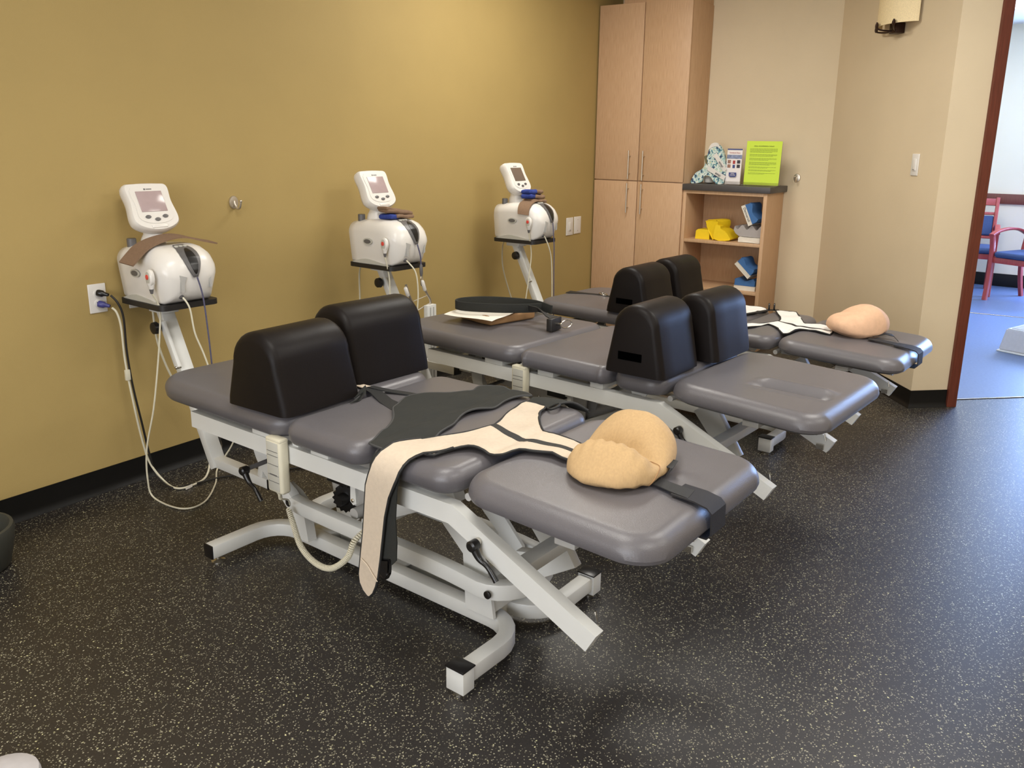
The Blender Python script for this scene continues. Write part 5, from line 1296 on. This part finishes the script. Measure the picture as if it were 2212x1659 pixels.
t = cord('power_cord', 'white power cord from the indigo plug looping up to the nearest machine', [a, (1.772, -0.065, 0.760), (1.778, -0.075, 0.70), (1.780, -0.075, 0.55), (1.795, -0.080, 0.36), (1.815, -0.080, 0.20), (1.835, -0.09, 0.09), (1.860, -0.150, 0.012), (1.862, -0.235, 0.0065), (1.925, -0.252, 0.0065), (2.012, -0.215, 0.0075), (2.080, -0.150, 0.060), (2.098, -0.10, 0.15), (2.070, -0.085, 0.26), (2.032, -0.09, 0.34), (1.967, -0.09, 0.454), (1.920, -0.09, 0.612), (1.905, -0.10, 0.760), (1.905, -0.085, 0.800)], 0.0045, 'ivory')
plug(t, 'violet', V((1.731, -0.010, 0.797))-V(a), (0.032, -0.040, -0.012))
bm = NB(); box(bm, V((1.895, -0.262, 0.0085))-V(a), (0.035, 0.003, 0.012), Matrix.Rotation(0.2, 3, 'Z')); obj('paper_tag', bm, 'paper', t)
bm = NB(); box(bm, V((1.779, -0.083, 0.500))-V(a), (0.020, 0.012, 0.045), bev=0.002); obj('cable_clip', bm, 'ivory', t)
sp = unit_pt(0, (-0.143, -0.138, 0.052))
cord('switch_cord', 'ivory cord from the stop switch of the nearest machine, big loop on the floor', [tuple(sp), (1.815, -0.300, 0.80), (1.812, -0.29, 0.70), (1.800, -0.27, 0.553), (1.778, -0.25, 0.384), (1.748, -0.225, 0.22), (1.738, -0.225, 0.09), (1.745, -0.245, 0.010), (1.752, -0.419, 0.006), (1.84, -0.443, 0.006), (1.983, -0.319, 0.006), (2.101, -0.171, 0.006), (2.16, -0.20, 0.10), (2.18, -0.24, 0.20)], 0.0035, 'ivory')
pp = unit_pt(0, (-0.045, -0.186, 0.028))
cord('port_cord', 'ivory cord from the front port of the nearest machine', [tuple(pp), (1.890, -0.385, 0.800), (1.900, -0.39, 0.70), (1.925, -0.40, 0.610), (1.945, -0.42, 0.50), (1.960, -0.45, 0.38)], 0.0035, 'ivory')
rp = unit_pt(0, (0.008, -0.212, 0.105))
t = cord('pull_rope', 'grey violet pull rope hanging from the nearest machine to the mast foot', [tuple(rp), (1.944, -0.398, 0.84), (1.955, -0.396, 0.70), (1.962, -0.394, 0.55), (1.966, -0.392, 0.38), (1.970, -0.390, 0.285)], 0.0032, 'rope')
bm = NB(); o_ = V((1.970, -0.390, 0.285))-rp; tube(bm, [o_, o_+V((0, 0, -0.012)), o_+V((0, 0, -0.045)), o_+V((0, 0, -0.06))], [0.006, 0.010, 0.011, 0.007], 12); obj('rope_sleeve', bm, 'grey_plastic', t)
bm = NB(); tube(bm, [(o_.x+0.010*cos(a_), o_.y, o_.z-0.085+0.030*sin(a_)) for a_ in [2*pi*k/18 for k in range(18)]], 0.0025, 8, closed=True); obj('snap_hook', bm, 'chrome', t)
lab = ['middle', 'farthest']
for k in (1, 2):
    x, y, z, a_ = UNITS[k]; nm = lab[k-1]
    sp = unit_pt(k, (-0.143, -0.138, 0.052))
    if k == 1:
        cord('switch_cord', 'ivory cord from the stop switch of the middle machine', [tuple(sp), (2.968, -0.43, 0.78), (2.962, -0.43, 0.62), (2.960, -0.42, 0.45), (2.975, -0.40, 0.25)], 0.0035, 'ivory')
        cord('power_cord', 'white power cord hanging behind the middle machine', [(3.035, -0.17, 0.828), (3.085, -0.10, 0.769), (3.102, -0.08, 0.643), (3.112, -0.07, 0.50), (3.13, -0.07, 0.30)], 0.0045, 'ivory')
        pp = unit_pt(k, (-0.045, -0.186, 0.028)); cord('port_cord', 'ivory cord from the front port of the middle machine', [tuple(pp), (3.060, -0.52, 0.82), (3.066, -0.53, 0.72), (3.055, -0.53, 0.60), (3.040, -0.53, 0.45), (3.040, -0.53, 0.33)], 0.0035, 'ivory')
        rp = unit_pt(k, (0.008, -0.212, 0.105))
        t = cord('pull_rope', 'grey violet pull rope carrying the white neck rest under the middle machine', [tuple(rp), (3.098, -0.520, 0.90), (3.102, -0.520, 0.855)], 0.0035, 'rope')
        o_ = V((3.102, -0.520, 0.855))-rp
        bm = NB(); tube(bm, [o_, o_+V((0, 0, -0.01)), o_+V((0.001, 0, -0.045)), o_+V((0.001, 0, -0.06))], [0.005, 0.0085, 0.0085, 0.006], 12); obj('rope_sleeve', bm, 'grey_plastic', t)
        bm = NB(); tube(bm, [(o_.x+0.003+0.0075*cos(q), o_.y, o_.z-0.083+0.027*sin(q)) for q in [2*pi*j/18 for j in range(18)]], 0.0026, 8, closed=True); obj('snap_hook', bm, 'chrome', t)
    else:
        cord('switch_cord', 'ivory cord from the stop switch of the farthest machine', [tuple(sp), (4.165, -0.47, 0.80), (4.158, -0.46, 0.65), (4.140, -0.45, 0.50), (4.13, -0.45, 0.35)], 0.0035, 'ivory')
        cord('power_cord', 'white power cord hanging behind the farthest machine', [(4.235, -0.22, 0.856), (4.320, -0.14, 0.80), (4.380, -0.10, 0.66), (4.470, -0.09, 0.48), (4.55, -0.09, 0.34)], 0.0045, 'ivory')
        pp = unit_pt(k, (-0.045, -0.186, 0.028)); cord('port_cord', 'ivory cord from the front port of the farthest machine', [tuple(pp), (4.252, -0.54, 0.84), (4.285, -0.54, 0.76), (4.298, -0.54, 0.62), (4.305, -0.54, 0.46), (4.31, -0.54, 0.33)], 0.0035, 'ivory')
        rp = unit_pt(k, (0.008, -0.212, 0.105)); cord('pull_rope', 'grey violet pull rope hanging from the farthest machine', [tuple(rp), (4.294, -0.552, 0.84), (4.300, -0.551, 0.68), (4.308, -0.550, 0.50), (4.31, -0.55, 0.36)], 0.0032, 'rope')
# neck rest handle and rail hanging behind the middle table
t = thing('neck_rest', 'white metal neck rest with padded ends hanging by its hook behind the middle table', 'neck rest', (3.10, -0.52, 0.76))
bm = NB()
A = lambda x, z, y=0: V((x-3.10, y, z-0.76))
tube(bm, smooth_path([A(3.118, 0.768), A(3.135, 0.715), A(3.165, 0.670), A(3.170, 0.645)], 5), 0.0065, 8)
tube(bm, smooth_path([A(3.010, 0.760, 0.02), A(3.035, 0.700, 0.02), A(3.062, 0.650, 0.02), A(3.075, 0.612, 0.02)], 5), 0.0065, 8)
tube(bm, [A(3.170, 0.648), A(3.075, 0.614, 0.02)], 0.0032, 8); tube(bm, [A(3.146, 0.690), A(3.052, 0.668, 0.02)], 0.0022, 8)
obj('wire_frame', bm, 'steel', t)
for p, q in ((A(3.108, 0.772), A(3.130, 0.716)), (A(3.004, 0.748, 0.02), A(3.026, 0.700, 0.02))):
    bm = NB(); tube(bm, [p, p.lerp(q, 0.1), p.lerp(q, 0.9), q], [0.006, 0.0095, 0.0095, 0.006], 12); obj('padded_end', bm, 'plastic', t)
t = thing('side_upright', 'white ribbed upright standing behind the head end of the middle table', 'post', (3.155, -0.53, 0.0))
bm = NB(); box(bm, (0, 0, 0.322), (0.068, 0.026, 0.64), bev=0.002); b_ = obj('post', bm, 'white_metal', t)
bm = NB()
for x in (-0.012, 0.012): box(bm, (x, -0.0135, 0.38), (0.006, 0.003, 0.50))
obj('groove', bm, 'grey_metal', t)
bm = NB(); box(bm, (0, 0, 0.006), (0.12, 0.10, 0.012), bev=0.002); obj('base_plate', bm, 'white_metal', t)

# ------------------------------------------------------------------ far room furniture
def armchair(label, loc, rz):
    """front faces local -Y"""
    t = thing('armchair', label, 'chair', loc, rz, 'red wood armchairs in the far room')
    W_, D_ = 0.56, 0.56
    for s in (-1, 1):
        x = s*W_/2
        bm = NB(); rtube(bm, smooth_path([(x, -0.26, 0.0), (x, -0.24, 0.25), (x, -0.25, 0.50), (x, -0.28, 0.655)], 4), 0.042, 0.042, upv=V((0, 1, 0)), rad=0.008); obj('leg', bm, 'red_wood', t)
        bm = NB(); rtube(bm, smooth_path([(x*0.92, 0.33, 0.0), (x*0.92, 0.26, 0.22), (x*0.92, 0.24, 0.45), (x*0.92, 0.30, 0.72), (x*0.92, 0.385, 0.97)], 4), 0.036, 0.044, upv=V((0, 1, 0)), rad=0.008); obj('leg', bm, 'red_wood', t)
        bm = NB(); rtube(bm, smooth_path([(x, -0.30, 0.650), (x, -0.20, 0.685), (x, -0.02, 0.705), (x, 0.16, 0.690), (x*0.95, 0.285, 0.640)], 5), 0.052, 0.026, rad=0.008); obj('armrest', bm, 'red_wood', t)
    bm = NB()
    for y in (-0.235, 0.235): box(bm, (0, y, 0.405), (W_-0.03, 0.024, 0.055), bev=0.003)
    for s in (-1, 1): box(bm, (s*(W_/2-0.012), 0, 0.405), (0.024, 0.46, 0.055), bev=0.003)
    obj('seat_rail', bm, 'red_wood', t)
    obj('seat', cushion(-0.262, 0.262, -0.27, 0.225, 0.434, 0.492, 0.05, 0.028), 'blue_fabric', t)
    R = Matrix.Rotation(radians(-18), 3, 'X')
    bm = NB(); box(bm, V((0, 0.372, 0.925)), (W_-0.05, 0.024, 0.075), R, bev=0.006); box(bm, V((0, 0.335, 0.805)), (W_-0.07, 0.022, 0.03), R, bev=0.004)
    for x in (-0.12, 0, 0.12): box(bm, V((x, 0.352, 0.86)), (0.02, 0.018, 0.09), R, bev=0.003)
    box(bm, V((0, 0.262, 0.56)), (W_-0.07, 0.022, 0.03), R, bev=0.004)
    obj('top_rail', bm, 'red_wood', t)
    bm = NB(); box(bm, V((0, 0.292, 0.680)), (W_-0.08, 0.045, 0.215), R, bev=0.018, seg=4); obj('back_pad', bm, 'blue_fabric', t)
    return t
armchair('red wood armchair with blue seat, half hidden by the door casing', (9.79, -2.20, 0), radians(-84))
dv = V((0.60, -0.30)).normalized()   # direction from the front leg to the rear leg
fr = V((9.33, -2.50)); nrm = V((-dv.y, dv.x))*-1
cB = fr+dv*0.26+nrm*0.28
armchair('red wood armchair with blue seat at the right edge, arm towards the doorway', (cB.x, cB.y, 0), math.atan2(-dv.x, dv.y)*1.0+pi if False else math.atan2(dv.y, dv.x)-pi/2)
t = thing('step_platform', 'pale grey ribbed plastic step platform on the blue floor', 'step', (7.09, -3.075, 0), radians(-20))
bm = NB()
def fr_(x0, x1, y0, y1, z): return [V((x0, y0, z)), V((x1, y0, z)), V((x1, y1, z)), V((x0, y1, z))]
lo, hi = fr_(-0.22, 0.22, -0.30, 0.17, 0.012), fr_(-0.195, 0.195, -0.285, 0.145, 0.175)
a = [bm.verts.new(p) for p in lo]; b2 = [bm.verts.new(p) for p in hi]
for k in range(4): bm.faces.new((a[k], a[(k+1) % 4], b2[(k+1) % 4], b2[k]))
bm.faces.new(b2); bm.faces.new(list(reversed(a)))
bmesh.ops.bevel(bm, geom=bm.edges[:], offset=0.008, segments=2, affect='EDGES'); obj('body', bm, 'step_grey', t)
bm = NB()
for k in range(14): box(bm, (-0.155+0.024*k, -0.07, 0.177), (0.013, 0.38, 0.006), bev=0.001)
obj('ribbed_tread', bm, 'step_grey', t)
bm = NB(); box(bm, (0, -0.065, 0.006), (0.456, 0.486, 0.012), bev=0.004); obj('base_rim', bm, 'plastic', t)
# things cut by the left edge of the photo
t = thing('waste_bin', 'dark grey rounded bin at the left edge against the black wall base', 'bin', (1.045, -0.265, 0))
bm = NB(); lathe(bm, [(0.120, 0.0), (0.130, 0.01), (0.150, 0.10), (0.154, 0.135), (0.150, 0.15), (0.140, 0.152), (0.135, 0.14), (0.118, 0.02)], (0, 0, 0), 36); obj('bucket', bm, 'dark_bag', t)
t = thing('floor_foot', 'pale grey rounded foot at the bottom left corner of the floor', 'foot', (0.655, -1.392, 0))
bm = NB(); lathe(bm, [(0.070, 0.0), (0.078, 0.006), (0.074, 0.020), (0.05, 0.030), (0.02, 0.034)], (0, 0, 0), 32); obj('disc', bm, 'step_grey', t)
